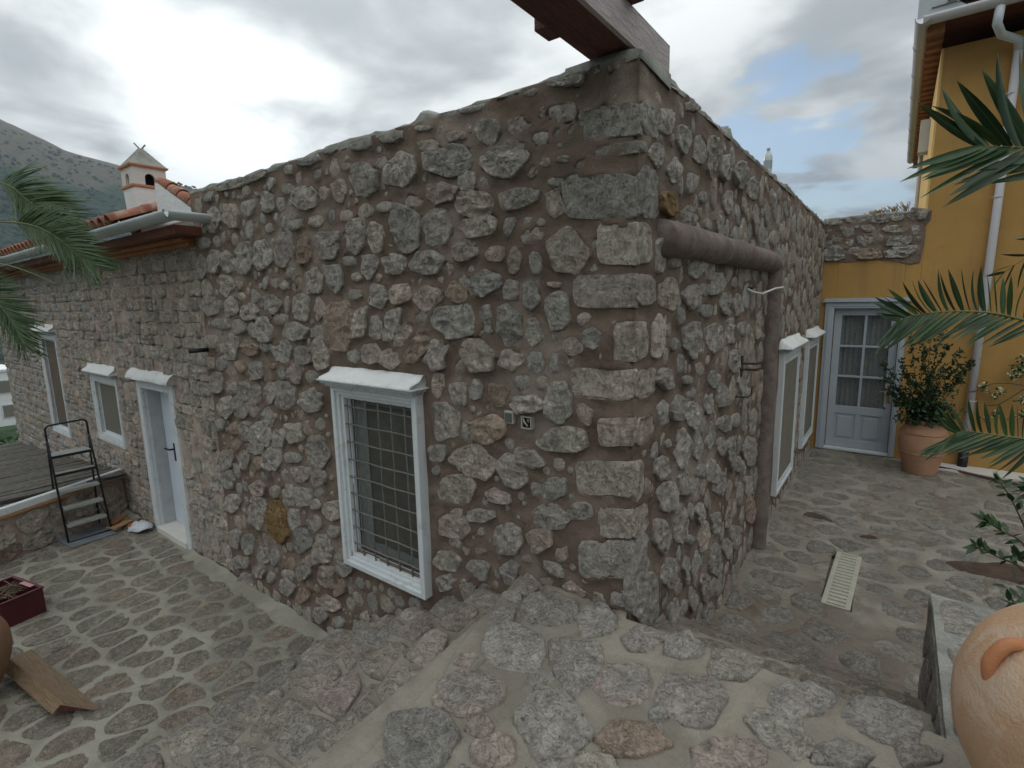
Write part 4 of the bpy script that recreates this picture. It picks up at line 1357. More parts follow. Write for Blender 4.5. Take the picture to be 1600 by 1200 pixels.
half_round(gt, (XE - .2, -.31, 2.335), (-3.93, -.31, 2.335), .075)
half_round(gt, (-3.94, -.36, 2.333), (-3.94, -.03, 2.333), .073)
gut = gt.make('gutter', M['gutter'], old, True)
for x in (-4.9, -5.9, -7.1, -8.4, -9.8, -11.3, -12.9):
    b = MB()
    q = [(x, -.31 + .079 * math.cos(t), 2.335 - .079 * math.sin(t)) for t in np.linspace(-.1, math.pi + .1, 12)]
    b.tube(q, .006, 6).make('bracket', M['gutter'], gut, True)
# roof of barrel tiles
rf = thing('roof', None, None)
rf.parent = old
rf.location = Vector((-8.9, 0, 2.3)) - wloc(old)
slope = math.radians(22)
def tile_mesh(name, r0, r1, L, seg=8, up=True):
    V, F = [], []
    for k, (rad, y) in enumerate(((r0, 0), (r1, L))):
        for t_ in (rad, rad - .012):
            for j in range(seg + 1):
                a = math.pi * j / seg
                V.append((t_ * math.cos(a), y, (t_ * math.sin(a) if up else -t_ * math.sin(a))))
    n = seg + 1
    for j in range(seg):
        F.append((j, j + 1, 2 * n + j + 1, 2 * n + j))
        F.append((n + j + 1, n + j, 3 * n + j, 3 * n + j + 1))
        F.append((j + 1, j, n + j, n + j + 1))
    return raw_mesh(name, V, F, M['tile'], True)
tm = tile_mesh('roof_tile', .074, .062, .42)
tp = tile_mesh('pan_tile', .085, .070, .42, up=False)
def tile_at(mesh, x, row, y0=-.36, z0=2.375, parent=rf, jit=.01):
    y = y0 + row * .34 * math.cos(slope)
    zz = z0 + row * .34 * math.sin(slope) + .008 * row * 0
    o = bpy.data.objects.new('tile', mesh)
    COL.objects.link(o)
    o.parent = parent
    o.rotation_euler = (slope - .02, rng.uniform(-.03, .03), rng.uniform(-.03, .03))
    o.location = Vector((x + rng.uniform(-jit, jit), y, zz + rng.uniform(-jit, jit) * .5)) - wloc(parent)
    return o
XT0, XT1 = XE - .15, -5.05
nx = int((XT1 - XT0) / .205)
for i in range(nx):
    for row in range(3):
        tile_at(tm, XT0 + .205 * i + .1, row)
    tile_at(tp, XT0 + .205 * i, 0, z0=2.395)
tv = MB()
for i in range(nx):
    for row in (3, 7, 11):
        x = XT0 + .205 * i + .1
        y = -.36 + row * .34 * math.cos(slope)
        zz = 2.375 + row * .34 * math.sin(slope)
        L = 4 * .34
        k = len(tv.V)
        for (yy, z2) in ((y, zz), (y + L * math.cos(slope), zz + L * math.sin(slope))):
            for j in range(7):
                a = math.pi * j / 6
                tv.V.append(np.array((x + .08 * math.cos(a), yy, z2 + .08 * math.sin(a))))
        for j in range(6):
            tv.F.append((k + j, k + j + 1, k + 7 + j + 1, k + 7 + j))
tv.make('upper_tiles', M['tile'], rf, True, kind='stuff')
rb = MB()
L = 5.6
rb.face([(XT0 - .1, -.34, 2.36), (XT1 + .05, -.34, 2.36), (XT1 + .05, -.34 + L * math.cos(slope), 2.36 + L * math.sin(slope)), (XT0 - .1, -.34 + L * math.cos(slope), 2.36 + L * math.sin(slope))])
rb.make('roof_deck', M['soffit'], rf)
# white end upstand with verge tiles sloping down to the newer wall
MB((0, .04, 0), (1, 0, 0), (0, 0, 1), (0, 1, 0)).prism([(-5.16, 2.36), (-4.24, 2.36), (-4.30, 2.395), (-5.02, 2.74), (-5.16, 2.78)], 0, .12).make('end_upstand', M['plaster_white'], rf)
for k in range(5):
    t = k / 4
    V, F = [], []
    a = np.array((-5.16, .10, 2.80)); b = np.array((-4.12, .10, 2.345))
    p0 = a + (b - a) * (k / 5.0); p1 = a + (b - a) * ((k + 1.25) / 5.0)
    d = (p1 - p0); L_ = np.linalg.norm(d); d /= L_
    up = np.array((-d[2], 0, d[0])) * np.sign(d[0])
    n = 8
    for (p, rad, lift) in ((p0, .055, 0.0), (p1, .068, .014)):
        for j in range(n + 1):
            aa = math.pi * j / n
            V.append(p + np.array((0, 1, 0)) * rad * math.cos(aa) + up * (rad * math.sin(aa) + lift))
    for p, rad, lift in ((p0, .043, 0), (p1, .056, .014)):
        for j in range(n + 1):
            aa = math.pi * j / n
            V.append(p + np.array((0, 1, 0)) * rad * math.cos(aa) + up * (rad * math.sin(aa) + lift))
    m = n + 1
    for j in range(n):
        F += [(j, j + 1, m + j + 1, m + j), (2 * m + j + 1, 2 * m + j, 3 * m + j, 3 * m + j + 1), (m + j, m + j + 1, 3 * m + j + 1, 3 * m + j)]
    build('tile', V, F, M['tile'], rf, True)
# chimney
ch = thing('chimney', None, None)
ch.parent = old
ch.location = Vector((-6.78, .53, 2.5)) - wloc(old)
cx, cy = -6.775, .53
def frustum(mb, z0, z1, a, b):
    k = len(mb.V)
    for zz, hw in ((z0, a), (z1, b)):
        for dx, dy in ((-1, -1), (1, -1), (1, 1), (-1, 1)):
            mb.V.append(np.array((cx + dx * hw, cy + dy * hw, zz)))
    for f in ((3, 2, 1, 0), (4, 5, 6, 7), (0, 1, 5, 4), (1, 2, 6, 5), (2, 3, 7, 6), (3, 0, 4, 7)):
        mb.F.append(tuple(k + i for i in f))
    return mb
frustum(MB(), 2.40, 3.005, .160, .182).make('shaft', M['plaster_white'], ch, bevel=.006)
frustum(MB(), 3.005, 3.035, .198, .202).make('band', M['salmon'], ch, bevel=.004)
# upper box with round-headed openings on each side
ub = MB()
for axis in range(4):
    ca, sa = math.cos(axis * math.pi / 2), math.sin(axis * math.pi / 2)
    uu, nn = np.array((ca, sa, 0)), np.array((sa, -ca, 0))
    hw, z0, z1, aw, sp = .182, 3.035, 3.245, .055, 3.12
    arc = [(-aw, z0)] + [(-aw * math.cos(t), sp + aw * math.sin(t)) for t in np.linspace(0, math.pi, 9)] + [(aw, z0)]
    c = np.array((cx, cy, 0))
    for side in (-1, 1):
        half = [(side * hw, z0), (side * hw, z1), (0, z1)] + [p for p in (arc[len(arc) // 2::-1] if side < 0 else arc[len(arc) // 2:])]
        for off in (0, -.035):
            q = [c + uu * a + np.array((0, 0, 1)) * b + nn * (hw + off) for a, b in half]
            ub.face(q)
    for (a1, b1), (a2, b2) in zip(arc[:-1], arc[1:]):
        ub.face([c + uu * a1 + np.array((0, 0, 1)) * b1 + nn * hw, c + uu * a2 + np.array((0, 0, 1)) * b2 + nn * hw,
                 c + uu * a2 + np.array((0, 0, 1)) * b2 + nn * (hw - .035), c + uu * a1 + np.array((0, 0, 1)) * b1 + nn * (hw - .035)])
ub.make('smoke_box', M['cream'], ch)
frustum(MB(), 3.036, 3.20, .10, .10).make('flue', M['unlit_black'], ch)
frustum(MB(), 3.245, 3.27, .205, .212).make('band', M['salmon'], ch, bevel=.004)
frustum(MB(), 3.27, 3.50, .20, .022).make('cap', M['coping'], ch, bevel=.004)
MB().tube([(cx + .01, cy, 3.48), (cx - .03, cy - .05, 3.56)], .009, 6).tube([(cx, cy, 3.48), (cx + .03, cy + .05, 3.55)], .009, 6).make('crossed_tiles', M['coping'], ch)

# ================================================================== paving and steps
def struct(o):
    o['kind'] = 'structure'
    return o

def edge_x(k, y):
    """x of nosing k (0 = landing edge) at depth y"""
    xs = [-.665, -.985, -1.295, -1.60, -1.88, -2.165, -2.45]
    return xs[k] + (.19 - .030 * k) * (-y) + .016 * math.sin(y * 5 + k) + .012 * math.sin(y * 13 + 2 * k) + .007 * math.sin(y * 29 + k)
ZS = [0, -.175, -.345, -.515, -.685, -.855, -1.03]

land_items = from_table(LANDING_STONES, rng, .006, .014, n=44, ruf=.05, rough=.9, facet=.3,
                        rings=[(1.0, -1), (1.0, .0), (.985, .55), (.95, .85), (.85, 1.0), (.7, 1.0), (.55, 1.0), (.4, 1.0), (.25, 1.0), (.12, 1.0)])
lc = [i['P'] for i in land_items]
extra = fill_stones(-.66, 2.9, -3.9, -.08, lc, rng, 2600, .045, .19, .020, cols='ggtpb', aspect=(.8, 1.3), dmin=.006, dmax=.012, res=.02)
ys_ = np.linspace(-2.5, .0, 26)
beyond = np.array([(edge_x(0, y_) + .006, y_) for y_ in ys_] + [(-1.2, .0), (-1.2, -2.5)])
extra = fill_stones(-.68, .30, -2.4, -.06, [beyond] + lc + [e['P'] for e in extra if all(p[0] > edge_x(0, p[1]) + .010 for p in e['P'])], rng, 5000, .04, .13, .010, cols='ggtpb', aspect=(.7, 1.4), dmin=.006, dmax=.012, res=.015) + extra
extra = [e for e in extra if all(p[0] > edge_x(0, p[1]) + .010 for p in e['P'])]
for e in extra:
    e['n'] = 36; e['rough'] = .9; e['depth'] = .010
    e['rings'] = [(1.0, -1), (1.0, .0), (.97, .8), (.85, 1.0), (.65, 1.0), (.45, 1.0), (.2, 1.0)]
land_items += extra
for e in land_items:
    e['col'] = tuple(c * .80 for c in e['col'])
    e['P'] = e['P'].mean(0) + (e['P'] - e['P'].mean(0)) * 1.07
def warp_land(G):
    x, y = G[:, 0].copy(), G[:, 1].copy()
    ed = np.array([edge_x(0, b) for b in y]) if False else (-.665 + .19 * (-y) + .016 * np.sin(y * 5) + .012 * np.sin(y * 13) + .007 * np.sin(y * 29))
    t = np.clip((x + .75) / .45, 0, 1)
    G[:, 0] = np.where(x < -.30, ed + (-.30 - ed) * t, x)
    G[:, 1] = np.where(x < .0, y * 1.0 + .055 * np.clip((y + .25) / .2, 0, 1), y)
    G[:, 2] -= np.where(t < .04, .018, 0) + np.clip((y + .06) / .01, 0, 1) * 0
    return G
FG = Frame((0, 0, 0), (1, 0, 0), (0, 1, 0), (0, 0, 1))
landing = struct(mortar_sheet('landing', FG, -.75, 3.2, -4.0, -.055, .020, [i['P'] for i in land_items], M['landing_mortar'], None, base=0, swell=.006, amp=.006, warp=warp_land))
place_stones('paving_stone', FG, land_items, M['paving'], landing, 300)
core2 = MB()
core2.prism([(-.42, -4.0), (3.2, -4.0), (3.2, -.075), (0.02, -.075), (0.02, -.03), (-.62, -.03)], -1.25, -.022)
struct(core2.make('landing_base', M['landing_mortar'], None))

# steps going down to the terrace
def tread_geo(k, y0=-4.0, y1=.01, du=.03):
    z, zn = ZS[k], (ZS[k + 1] if k < 6 else ZT)
    ny = int((y1 - y0) / du) + 1
    rows = []
    ys = np.linspace(y0, y1, ny)
    prof = [(-.002, zn - .03), (.0, z - .05), (.002, z - .018), (.012, z - .004)]
    V = []
    m = None
    for y in ys:
        xo = edge_x(k, y)
        xi = edge_x(k - 1, y) + .03
        row = [(xo + a, y, b) for a, b in prof] + [(xo + .012 + (xi - xo - .012) * t, y, z) for t in np.linspace(.08, 1, 11)]
        m = len(row)
        V += row
    V = np.array(V)
    nz = fbm(V * 6, 4, 31)
    V[:, 2] += nz * .010
    V[:, 0] += fbm(V * 8 + 5, 3, 13) * .012
    F = []
    for i in range(ny - 1):
        for j in range(m - 1):
            F.append((i * m + j, i * m + j + 1, (i + 1) * m + j + 1, (i + 1) * m + j))
    return V, F
for k in range(1, 7):
    V, F = tread_geo(k)
    st = struct(build('step', V, F, M['landing_mortar'], None, True))
    its = []
    pts = []
    y = -.16
    while y > -2.9:
        d = rng.uniform(.20, .34)
        if rng.random() < .45:
            pts += [(.08 + rng.uniform(-.02, .02), y - d / 2), (.24, y - d / 2 + rng.uniform(-.04, .04))]
        else:
            pts += [(.16 + rng.uniform(-.03, .03), y - d / 2)]
        y -= d
    pts = [(.12, -.07)] + pts
    for c in voronoi(pts, (0.0, .30, -2.9, -.01)):
        if c is None or len(c) < 3:
            continue
        P = resample(shrink(c, .014), 24)
        P = chaikin(resample(P, 12), 1)
        xo = np.array([edge_x(k, b) for b in P[:, 1]]); xi = np.array([edge_x(k - 1, b) for b in P[:, 1]])
        P[:, 0] = xo + (xi - xo) * P[:, 0] / .30
        cc = jcol('ggtpt'[rng.integers(5)], rng)
        its.append(dict(P=P, depth=rng.uniform(.008, .014), col=tuple(q * .74 for q in cc), n=34, seed=int(rng.integers(1 << 30)), ruf=.035, rough=.8,
                        rings=[(1.0, -1), (1.0, .0), (.97, .8), (.85, 1.0), (.65, 1.0), (.4, 1.0), (.2, 1.0)]))
    place_stones('paving_stone', Frame((0, 0, ZS[k] + .001), (1, 0, 0), (0, 1, 0), (0, 0, 1)), its, M['paving'], st, 300)

# terrace
FT = Frame((0, 0, ZT), (1, 0, 0), (0, 1, 0), (0, 0, 1))
pts = jitter_grid(-7.2, -2.45, -3.0, -.02, .24, .30, .30, rng)
its = []
for c in voronoi(pts, (-7.25, -2.42, -3.05, -.03)):
    if c is None or len(c) < 3:
        continue
    P = chaikin(shrink(c, rng.uniform(.010, .022)), 1)
    cc = PAL['g'] if rng.random() < .8 else PAL['p']
    kk = rng.uniform(.50, .68)
    cc = tuple(q * kk * .92 * m_ for q, m_ in zip(cc, (1, .99, .92)))
    its.append(dict(P=P, depth=rng.uniform(.004, .008), col=cc, n=26, seed=int(rng.integers(1 << 30)), ruf=.04, rough=.9, facet=.2,
                    rings=[(1.0, -1), (1.0, .0), (.95, .8), (.8, 1.0), (.5, 1.0), (.2, 1.0)]))
terrace = struct(mortar_sheet('terrace', FT, -7.3, -2.3, -3.1, .05, .028, [i['P'] for i in its], M['ground_mortar'], None, base=0, swell=.006, amp=.008))
place_stones('paving_stone', FT, its, M['paving'], terrace, 300)
struct(MB().box(-9.5, -2.2, -8, -3.1, ZT - .2, ZT - .004).make('terrace', M['ground_mortar']))
struct(MB().box(-7.3, -2.3, -3.1, .3, ZT - .3, ZT - .03).make('terrace_base', M['ground_mortar']))
# mortar fillet where the terrace meets the houses
fl = []
for (xa, xb, zz) in ((-7.2, -6.36, ZT), (-5.24, -2.47, ZT)):
    n = int((xb - xa) / .05)
    V, F = [], []
    for i in range(n + 1):
        t = xa + (xb - xa) * i / n
        e = float(fbm(np.array([[t * 5, 0, 2.]]), 3, 3)[0])
        w_ = .13 + e * .09
        for (a, b) in ((0.0, .055 + e * .05), (-w_ * .3, .035 + e * .03), (-w_, .004)):
            V.append((t, a - .015, zz + b))
    for i in range(n):
        for j in (0, 1):
            F.append((i * 3 + j, (i + 1) * 3 + j, (i + 1) * 3 + j + 1, i * 3 + j + 1))
    struct(build('mortar_fillet', V, F, M['ground_mortar'], None, True))

# courtyard
FC = Frame((0, 0, ZC), (1, 0, 0), (0, 1, 0), (0, 0, 1))
pts = jitter_grid(.05, 4.6, 1.14, 6.85, .34, .27, .28, rng)
its = []
for c in voronoi(pts, (.03, 4.6, 1.14, 6.86)):
    if c is None or len(c) < 3:
        continue
    m_ = c.mean(0)
    if .60 < m_[0] < .95 and 2.05 < m_[1] < 3.3:
        continue
    P = chaikin(shrink(c, rng.uniform(.018, .034)), 1)
    cc = tuple(a * .25 + b * .75 for a, b in zip(PAL['g' if rng.random() < .7 else 't'], (.35, .325, .28)))
    k = rng.uniform(.80, .98)
    its.append(dict(P=P, depth=rng.uniform(.001, .004), col=tuple(q * k for q in cc), n=26, seed=int(rng.integers(1 << 30)), ruf=.09, rough=1.0, facet=.4,
                    rings=[(1.0, -1), (1.0, -.3), (.93, .6), (.75, 1.0), (.5, 1.0), (.2, 1.0)], sink=.02))
court = struct(mortar_sheet('courtyard', FC, -.05, 4.7, 1.04, 6.95, .035, [i['P'] for i in its], M['court_mortar'], None, base=0, swell=.003, amp=.010,
                            holes=[(.66, .86, 2.17, 3.18)]))
place_stones('paving_stone', FC, its, M['paving'], court, 300)
struct(MB().box(-.3, 4.7, .8, 6.95, ZC - .4, ZC - .06).make('courtyard_base', M['court_mortar']))
# three steps from the landing down to the courtyard, beside the wall
for k, (y0, y1, zz) in enumerate(((-.06, .34, -.20), (.34, .74, -.42), (.74, 1.12, -.63))):
    nx_, ny_ = 60, 16
    U, Vv = np.meshgrid(np.linspace(-.02, 1.24, nx_), np.linspace(y0, y1, ny_), indexing='ij')
    q = np.column_stack([U.ravel(), Vv.ravel(), np.full(U.size, zz)])
    q[:, 2] += fbm(q * 7, 4, 41 + k) * .018
    idx = np.arange(nx_ * ny_).reshape(nx_, ny_)
    F = np.stack([idx[:-1, :-1], idx[1:, :-1], idx[1:, 1:], idx[:-1, 1:]], -1).reshape(-1, 4).tolist()
    k0 = len(q)
    lo = q[idx[:, -1]].copy(); lo[:, 2] = zz - .24
    q = np.vstack([q, lo])
    for i in range(nx_ - 1):
        F.append((int(idx[i, -1]), int(idx[i + 1, -1]), k0 + i + 1, k0 + i))
    st = struct(build('step', q, F, M['court_mortar'], None, True))
    its = []
    for c in voronoi(jitter_grid(.0, 1.22, y0, y1, .33, .28, .2, rng), (.02, 1.2, y0 + .02, y1)):
        if c is None or len(c) < 3: continue
        P = chaikin(resample(shrink(c, .02), 9), 1)
        its.append(dict(P=P, depth=.008, col=tuple(q_ * .50 for q_ in PAL['t']), n=24, seed=int(rng.integers(1 << 30)), rough=.8))
    place_stones('paving_stone', Frame((0, 0, zz), (1, 0, 0), (0, 1, 0), (0, 0, 1)), its, M['paving'], st, 100)

# floor drain
dn = thing('drain_grate', 'long cream plastic floor drain grate with cross slots in the courtyard', 'drain', (.76, 2.67, ZC))
g = MB()
X0, X1, Ya, Yb, zt_ = .668, .862, 2.165, 3.185, ZC + .012
g.box(X0, X0 + .035, Ya, Yb, ZC - .03, zt_).box(X1 - .035, X1, Ya, Yb, ZC - .03, zt_)
n = 17
for i in range(n + 1):
    yy = Ya + (Yb - Ya) * (i + .0) / n
    a, b = (yy - .023, yy + .023)
    if i == 0: a = Ya
    if i == n: b = Yb
    g.box(X0 + .035, X1 - .035, max(a, Ya), min(b, Yb), ZC - .03, zt_ - .001)
g.make('grille', M['plastic_cream'], dn, bevel=.002)
MB().box(X0 + .01, X1 - .01, Ya + .01, Yb - .01, ZC - .055, ZC - .035).make('channel', M['unlit_black'], dn)
dn.rotation_euler = (0, 0, math.radians(-1.5))

# soil-filled hollows in the courtyard paving
def patch(name, cx_, cy_, a, b, rot, z, mat, parent=None, seed=0, h=.01):
    n = 40
    V = [(cx_, cy_, z + h)]
    for s_, hh in ((.5, h * .8), (.8, h * .6), (1.0, -.012)):
        for i in range(n):
            t = 2 * math.pi * i / n
            e = float(fbm(np.array([[math.cos(t) * 1.6 + seed, math.sin(t) * 1.6, seed]]), 3, 4)[0])
            r_ = s_ * (1 + e * .55)
            x_, y_ = a * r_ * math.cos(t), b * r_ * math.sin(t)
            V.append((cx_ + x_ * math.cos(rot) - y_ * math.sin(rot), cy_ + x_ * math.sin(rot) + y_ * math.cos(rot), z + hh))
    F = [(0, 1 + i, 1 + (i + 1) % n) for i in range(n)]
    for k in range(2):
        for i in range(n):
            j = (i + 1) % n
            F.append((1 + k * n + i, 1 + (k + 1) * n + i, 1 + (k + 1) * n + j, 1 + k * n + j))
    return build(name, V, F, mat, parent, True)
for (cx_, cy_, a, b, rot, sd) in ((.43, 3.98, .16, .085, -.2, 1.), (.90, 3.7, .10, .05, .6, 2.2), (1.9, 3.55, .45, .20, .25, 3.7)):
    struct(patch('soil', cx_, cy_, a, b, rot, ZC + .004, M['soil'], None, sd))

# low stone side wall of the landing, right of the steps
bw = thing('side_wall', 'low grey stone side wall level with the landing, right of the steps down', 'wall', (1.5, .5, ZC))
FB = Frame((0, 0, -.005), (1, 0, 0), (0, 1, 0), (0, 0, 1))
its = []
for c in voronoi(jitter_grid(1.22, 2.0, -.05, 1.03, .42, .36, .2, rng), (1.235, 2.0, -.04, 1.025)):
    if c is None or len(c) < 3: continue
    P = chaikin(resample(shrink(c, .012), 10), 1)
    its.append(dict(P=P, depth=.010, col=tuple(q_ * .78 for q_ in PAL['g']), n=40, seed=int(rng.integers(1 << 30)), rough=.6, ruf=.03,
                    rings=[(1.0, -1), (1.0, .0), (.97, .8), (.85, 1.0), (.65, 1.0), (.45, 1.0), (.2, 1.0)]))
mortar_sheet('wall_top', FB, 1.215, 2.02, -.055, 1.04, .03, [i['P'] for i in its], M['slab'], bw, swell=.004, amp=.012)
place_stones('stone', FB, its, M['paving'], bw, 60)
FBl = Frame((1.215, 0, 0), (0, -1, 0), (0, 0, 1), (-1, 0, 0))
its = []
for c in voronoi(jitter_grid(-1.04, .055, -.84, -.01, .30, .2, .25, rng), (-1.035, .05, -.86, -.012)):
    if c is None or len(c) < 3: continue
    P = chaikin(resample(shrink(c, .014), 9), 1)
    its.append(dict(P=P, depth=.007, col=tuple(q_ * .80 for q_ in PAL['g']), n=24, ruf=.03, seed=int(rng.integers(1 << 30))))
mortar_sheet('wall_side', FBl, -1.04, .055, -.9, -.0, .03, [i['P'] for i in its], M['slab'], bw, swell=.004, amp=.01)
place_stones('stone', FBl, its, M['stone'], bw, 60)
MB().box(1.23, 2.0, -.05, 1.035, -.95, -.03).make('wall_core', M['slab'], bw)

# ================================================================== yellow house
yh = thing('yellow_house', 'ochre-yellow rendered house with tall corner block, white gutters and glazed door', 'house', (2.0, Y1, ZC))
dh = (.20, 1.00, -.79, 1.33)
yw = MB(FY.o, FY.u, FY.v, FY.n)
def rect_holes(mb, u0, u1, v0, v1, n0, n1, holes):
    us = sorted({u0, u1, *[h[0] for h in holes], *[h[1] for h in holes]})
    for a, b in zip(us[:-1], us[1:]):
        z_ = v0
        for h in sorted([h for h in holes if h[0] <= a and h[1] >= b], key=lambda h: h[2]):
            mb.box(a, b, z_, h[2], n0, n1)
            z_ = h[3]
        mb.box(a, b, z_, v1, n0, n1)
rect_holes(yw, -.05, 1.175, -1.0, 2.02, -.5, 0, [dh])
yw.box(1.175, 5.2, -1.0, 4.62, -9.0, 0)
yw.make('wall', M['yellow'], yh, bevel=.006)
MB(FY.o, FY.u, FY.v, FY.n).box(1.150, 1.175, 1.95, 4.62, -9.0, -.004).make('lit_side_strip', M['yellow_lit'], yh)  # left side of the tall block, its sunlight put into the colour
MB(FY.o, FY.u, FY.v, FY.n).box(.15, 1.05, -.85, 1.4, -.56, -.51).make('unlit_room_panel', M['unlit_black'], yh)  # black backing painted as the unlit space behind the door
# rough stone parapet over the door
pit_ = from_table(PARAPET_STONES, rng, .02, .045, n=28)
outline = np.array([(-.02, 2.03), (.30, 1.99), (.62, 2.01), (.83, 1.98), (1.05, 1.92), (1.15, 1.94), (1.165, 2.03), (1.18, 2.25), (1.17, 2.42), (1.22, 2.50), (1.225, 2.62), (1.16, 2.645), (.8, 2.62), (.3, 2.61), (-.05, 2.60)])
pr = MB((0, Y1, 0), (1, 0, 0), (0, 0, 1), (0, -1, 0)).prism([tuple(p) for p in outline], -.35, .012)
pr.make('parapet', M['mortar'], yh, bevel=.01)
mortar_sheet('parapet_face', FY, -.02, 1.165, 2.04, 2.59, .02, [i['P'] for i in pit_], M['mortar'], yh, base=.018, swell=.016, amp=.012)
place_stones('stone', Frame((0, Y1 - .012, 0), (1, 0, 0), (0, 0, 1), (0, -1, 0)), pit_, M['stone'], yh, 60)
capping('coping', (-.02, Y1 - .01, 0), (1.20, Y1 - .01, 0), (0, 1, 0), yh, 5.5, z=2.595, h=.05, over=.015, thick=.36)
# glazed door
gd = thing('door', 'grey-blue glazed door with six curtained panes', None)
gd.parent = yh
gd.location = Vector((.6, Y1, ZC)) - wloc(yh)
f = MB(FY.o, FY.u, FY.v, FY.n)
f.box(.085, .20, -.82, 1.42, -.12, .035).box(1.00, 1.075, -.82, 1.42, -.12, .035).box(.20, 1.00, 1.33, 1.42, -.12, .035)
f.box(.12, .16, -.82, 1.385, .035, .045).box(1.02, 1.05, -.82, 1.385, .035, .045).box(.16, 1.02, 1.36, 1.385, .035, .045)
f.make('frame', M['door_grey'], gd, bevel=.004)
MB(FY.o, FY.u, FY.v, FY.n).box(.05, 1.11, 1.422, 1.44, -.01, .075).box(.065, 1.095, 1.44, 1.475, -.01, .06).make('moulding', M['door_grey'], gd, bevel=.004)
MB(FY.o, FY.u, FY.v, FY.n).box(.20, 1.00, -.82, -.785, -.14, .03).make('threshold', M['white_wood'], gd, bevel=.004)
l = MB(FY.o, FY.u, FY.v, FY.n)
a0, a1, b0, b1 = .205, .995, -.78, 1.325
st_, n0, n1 = .095, -.105, -.065
l.box(a0, a0 + st_, b0, b1, n0, n1).box(a1 - st_, a1, b0, b1, n0, n1)
rails = [(-.78, -.66), (-.26, -.14), (b1 - .10, b1)]
for (c, d) in rails:
    l.box(a0 + st_, a1 - st_, c, d, n0, n1)
mid_ = (a0 + a1) / 2
l.box(mid_ - .032, mid_ + .032, -.66, -.26, n0, n1)
l.box(mid_ - .016, mid_ + .016, -.14, b1 - .10, n0, n1)
gz0, gz1 = -.14, b1 - .10
for i in (1, 2):
    zz = gz0 + (gz1 - gz0) * i / 3
    l.box(a0 + st_, mid_ - .016, zz - .015, zz + .015, n0, n1).box(mid_ + .016, a1 - st_, zz - .015, zz + .015, n0, n1)
leaf_ = l.make('leaf', M['door_grey'], gd, bevel=.003)
for (c, d) in ((a0 + st_, mid_ - .032), (mid_ + .032, a1 - st_)):
    MB(FY.o, FY.u, FY.v, FY.n).box(c, d, -.66, -.26, n0 + .005, n1 - .018).make('panel', M['door_grey'], gd)
    MB(FY.o, FY.u, FY.v, FY.n).box(c + .04, d - .04, -.62, -.30, n1 - .018, n1 - .004).make('panel', M['door_grey'], gd, bevel=.008)
for i in range(3):
    for (c, d) in ((a0 + st_, mid_ - .016), (mid_ + .016, a1 - st_)):
        za, zb = gz0 + (gz1 - gz0) * i / 3 + .015 * (i > 0), gz0 + (gz1 - gz0) * (i + 1) / 3 - .015 * (i < 2)
        MB(FY.o, FY.u, FY.v, FY.n).box(c, d, za, zb, -.088, -.084).make('pane', M['glass'], gd)
k = 46
V, F = [], []
for i in range(k + 1):
    t = a0 + st_ - .02 + (a1 - a0 - 2 * st_ + .04) * i / k
    nn = -.150 + .012 * math.sin(i * 1.35) + .004 * math.sin(i * 3.1)
    V += [FY.w([[t, gz0 - .03, nn]])[0], FY.w([[t, gz1 + .03, nn]])[0]]
for i in range(k):
    F.append((2 * i, 2 * i + 2, 2 * i + 3, 2 * i + 1))
build('curtain', V, F, M['curtain'], gd, True)
h = MB(FY.o, FY.u, FY.v, FY.n).box(.925, .965, -.04, .22, n1, n1 + .012)
h.tube([FY.w([[.945, .13, n1]])[0], FY.w([[.945, .13, n1 + .06]])[0], FY.w([[.84, .125, n1 + .065]])[0]], .010, 8)
h.make('handle', M['brass'], gd)
# eaves and roof
ZE = 4.78
MB().box(1.02, 5.3, Y1 - .45, Y1 + 9.2, ZE + .06, ZE + .14).make('eave_board', M['soffit'], yh)
for i in range(34):
    MB().box(.98, 1.152, Y1 - .38 + i * .26, Y1 - .26 + i * .26, ZE - .10, ZE + .055).make('rafter_tail', M['cornice'], yh)
gt = MB()
half_round(gt, (5.3, Y1 - .52, ZE + .06), (.93, Y1 - .52, ZE + .06), .085)
half_round(gt, (.93, Y1 - .60, ZE + .055), (.93, Y1 + 8.0, ZE + .055), .085)
g1 = gt.make('gutter', M['gutter_white'], yh, True)
for i in range(7):
    yy = Y1 + .3 + i * 1.1
    MB().tube([(.93 - .089 * math.cos(t), yy, ZE + .055 - .089 * math.sin(t)) for t in np.linspace(0, math.pi, 10)], .007, 6).make('bracket', M['gutter_white'], g1, True)
MB((0, Y1 - .50, 0), (1, 0, 0), (0, 0, 1), (0, -1, 0)).prism([(.87, ZE + .08), (1.35, ZE + .08), (.95, ZE + .42), (.87, ZE + .42)], -.02, .0).make('flashing', M['gutter'], yh)
rt = thing('roof', None, None)
rt.parent = yh
rt.location = Vector((3, Y1, ZE)) - wloc(yh)
MB().face([(1.0, Y1 - .52, ZE + .16), (5.3, Y1 - .52, ZE + .16), (5.3, Y1 + 2.5, ZE + 1.3), (2.8, Y1 + 2.5, ZE + 1.3)]).face([(1.0, Y1 - .52, ZE + .16), (2.8, Y1 + 2.5, ZE + 1.3), (2.8, Y1 + 9.0, ZE + 1.3), (1.0, Y1 + 9.0, ZE + .16)]).make('roof_deck', M['soffit'], rt)
for i in range(18):
    o = bpy.data.objects.new('tile', tm)
    COL.objects.link(o); o.parent = rt
    o.location = Vector((1.22 + i * .21, Y1 - .56, ZE + .17)) - wloc(rt)
    o.rotation_euler = (slope, 0, 0)
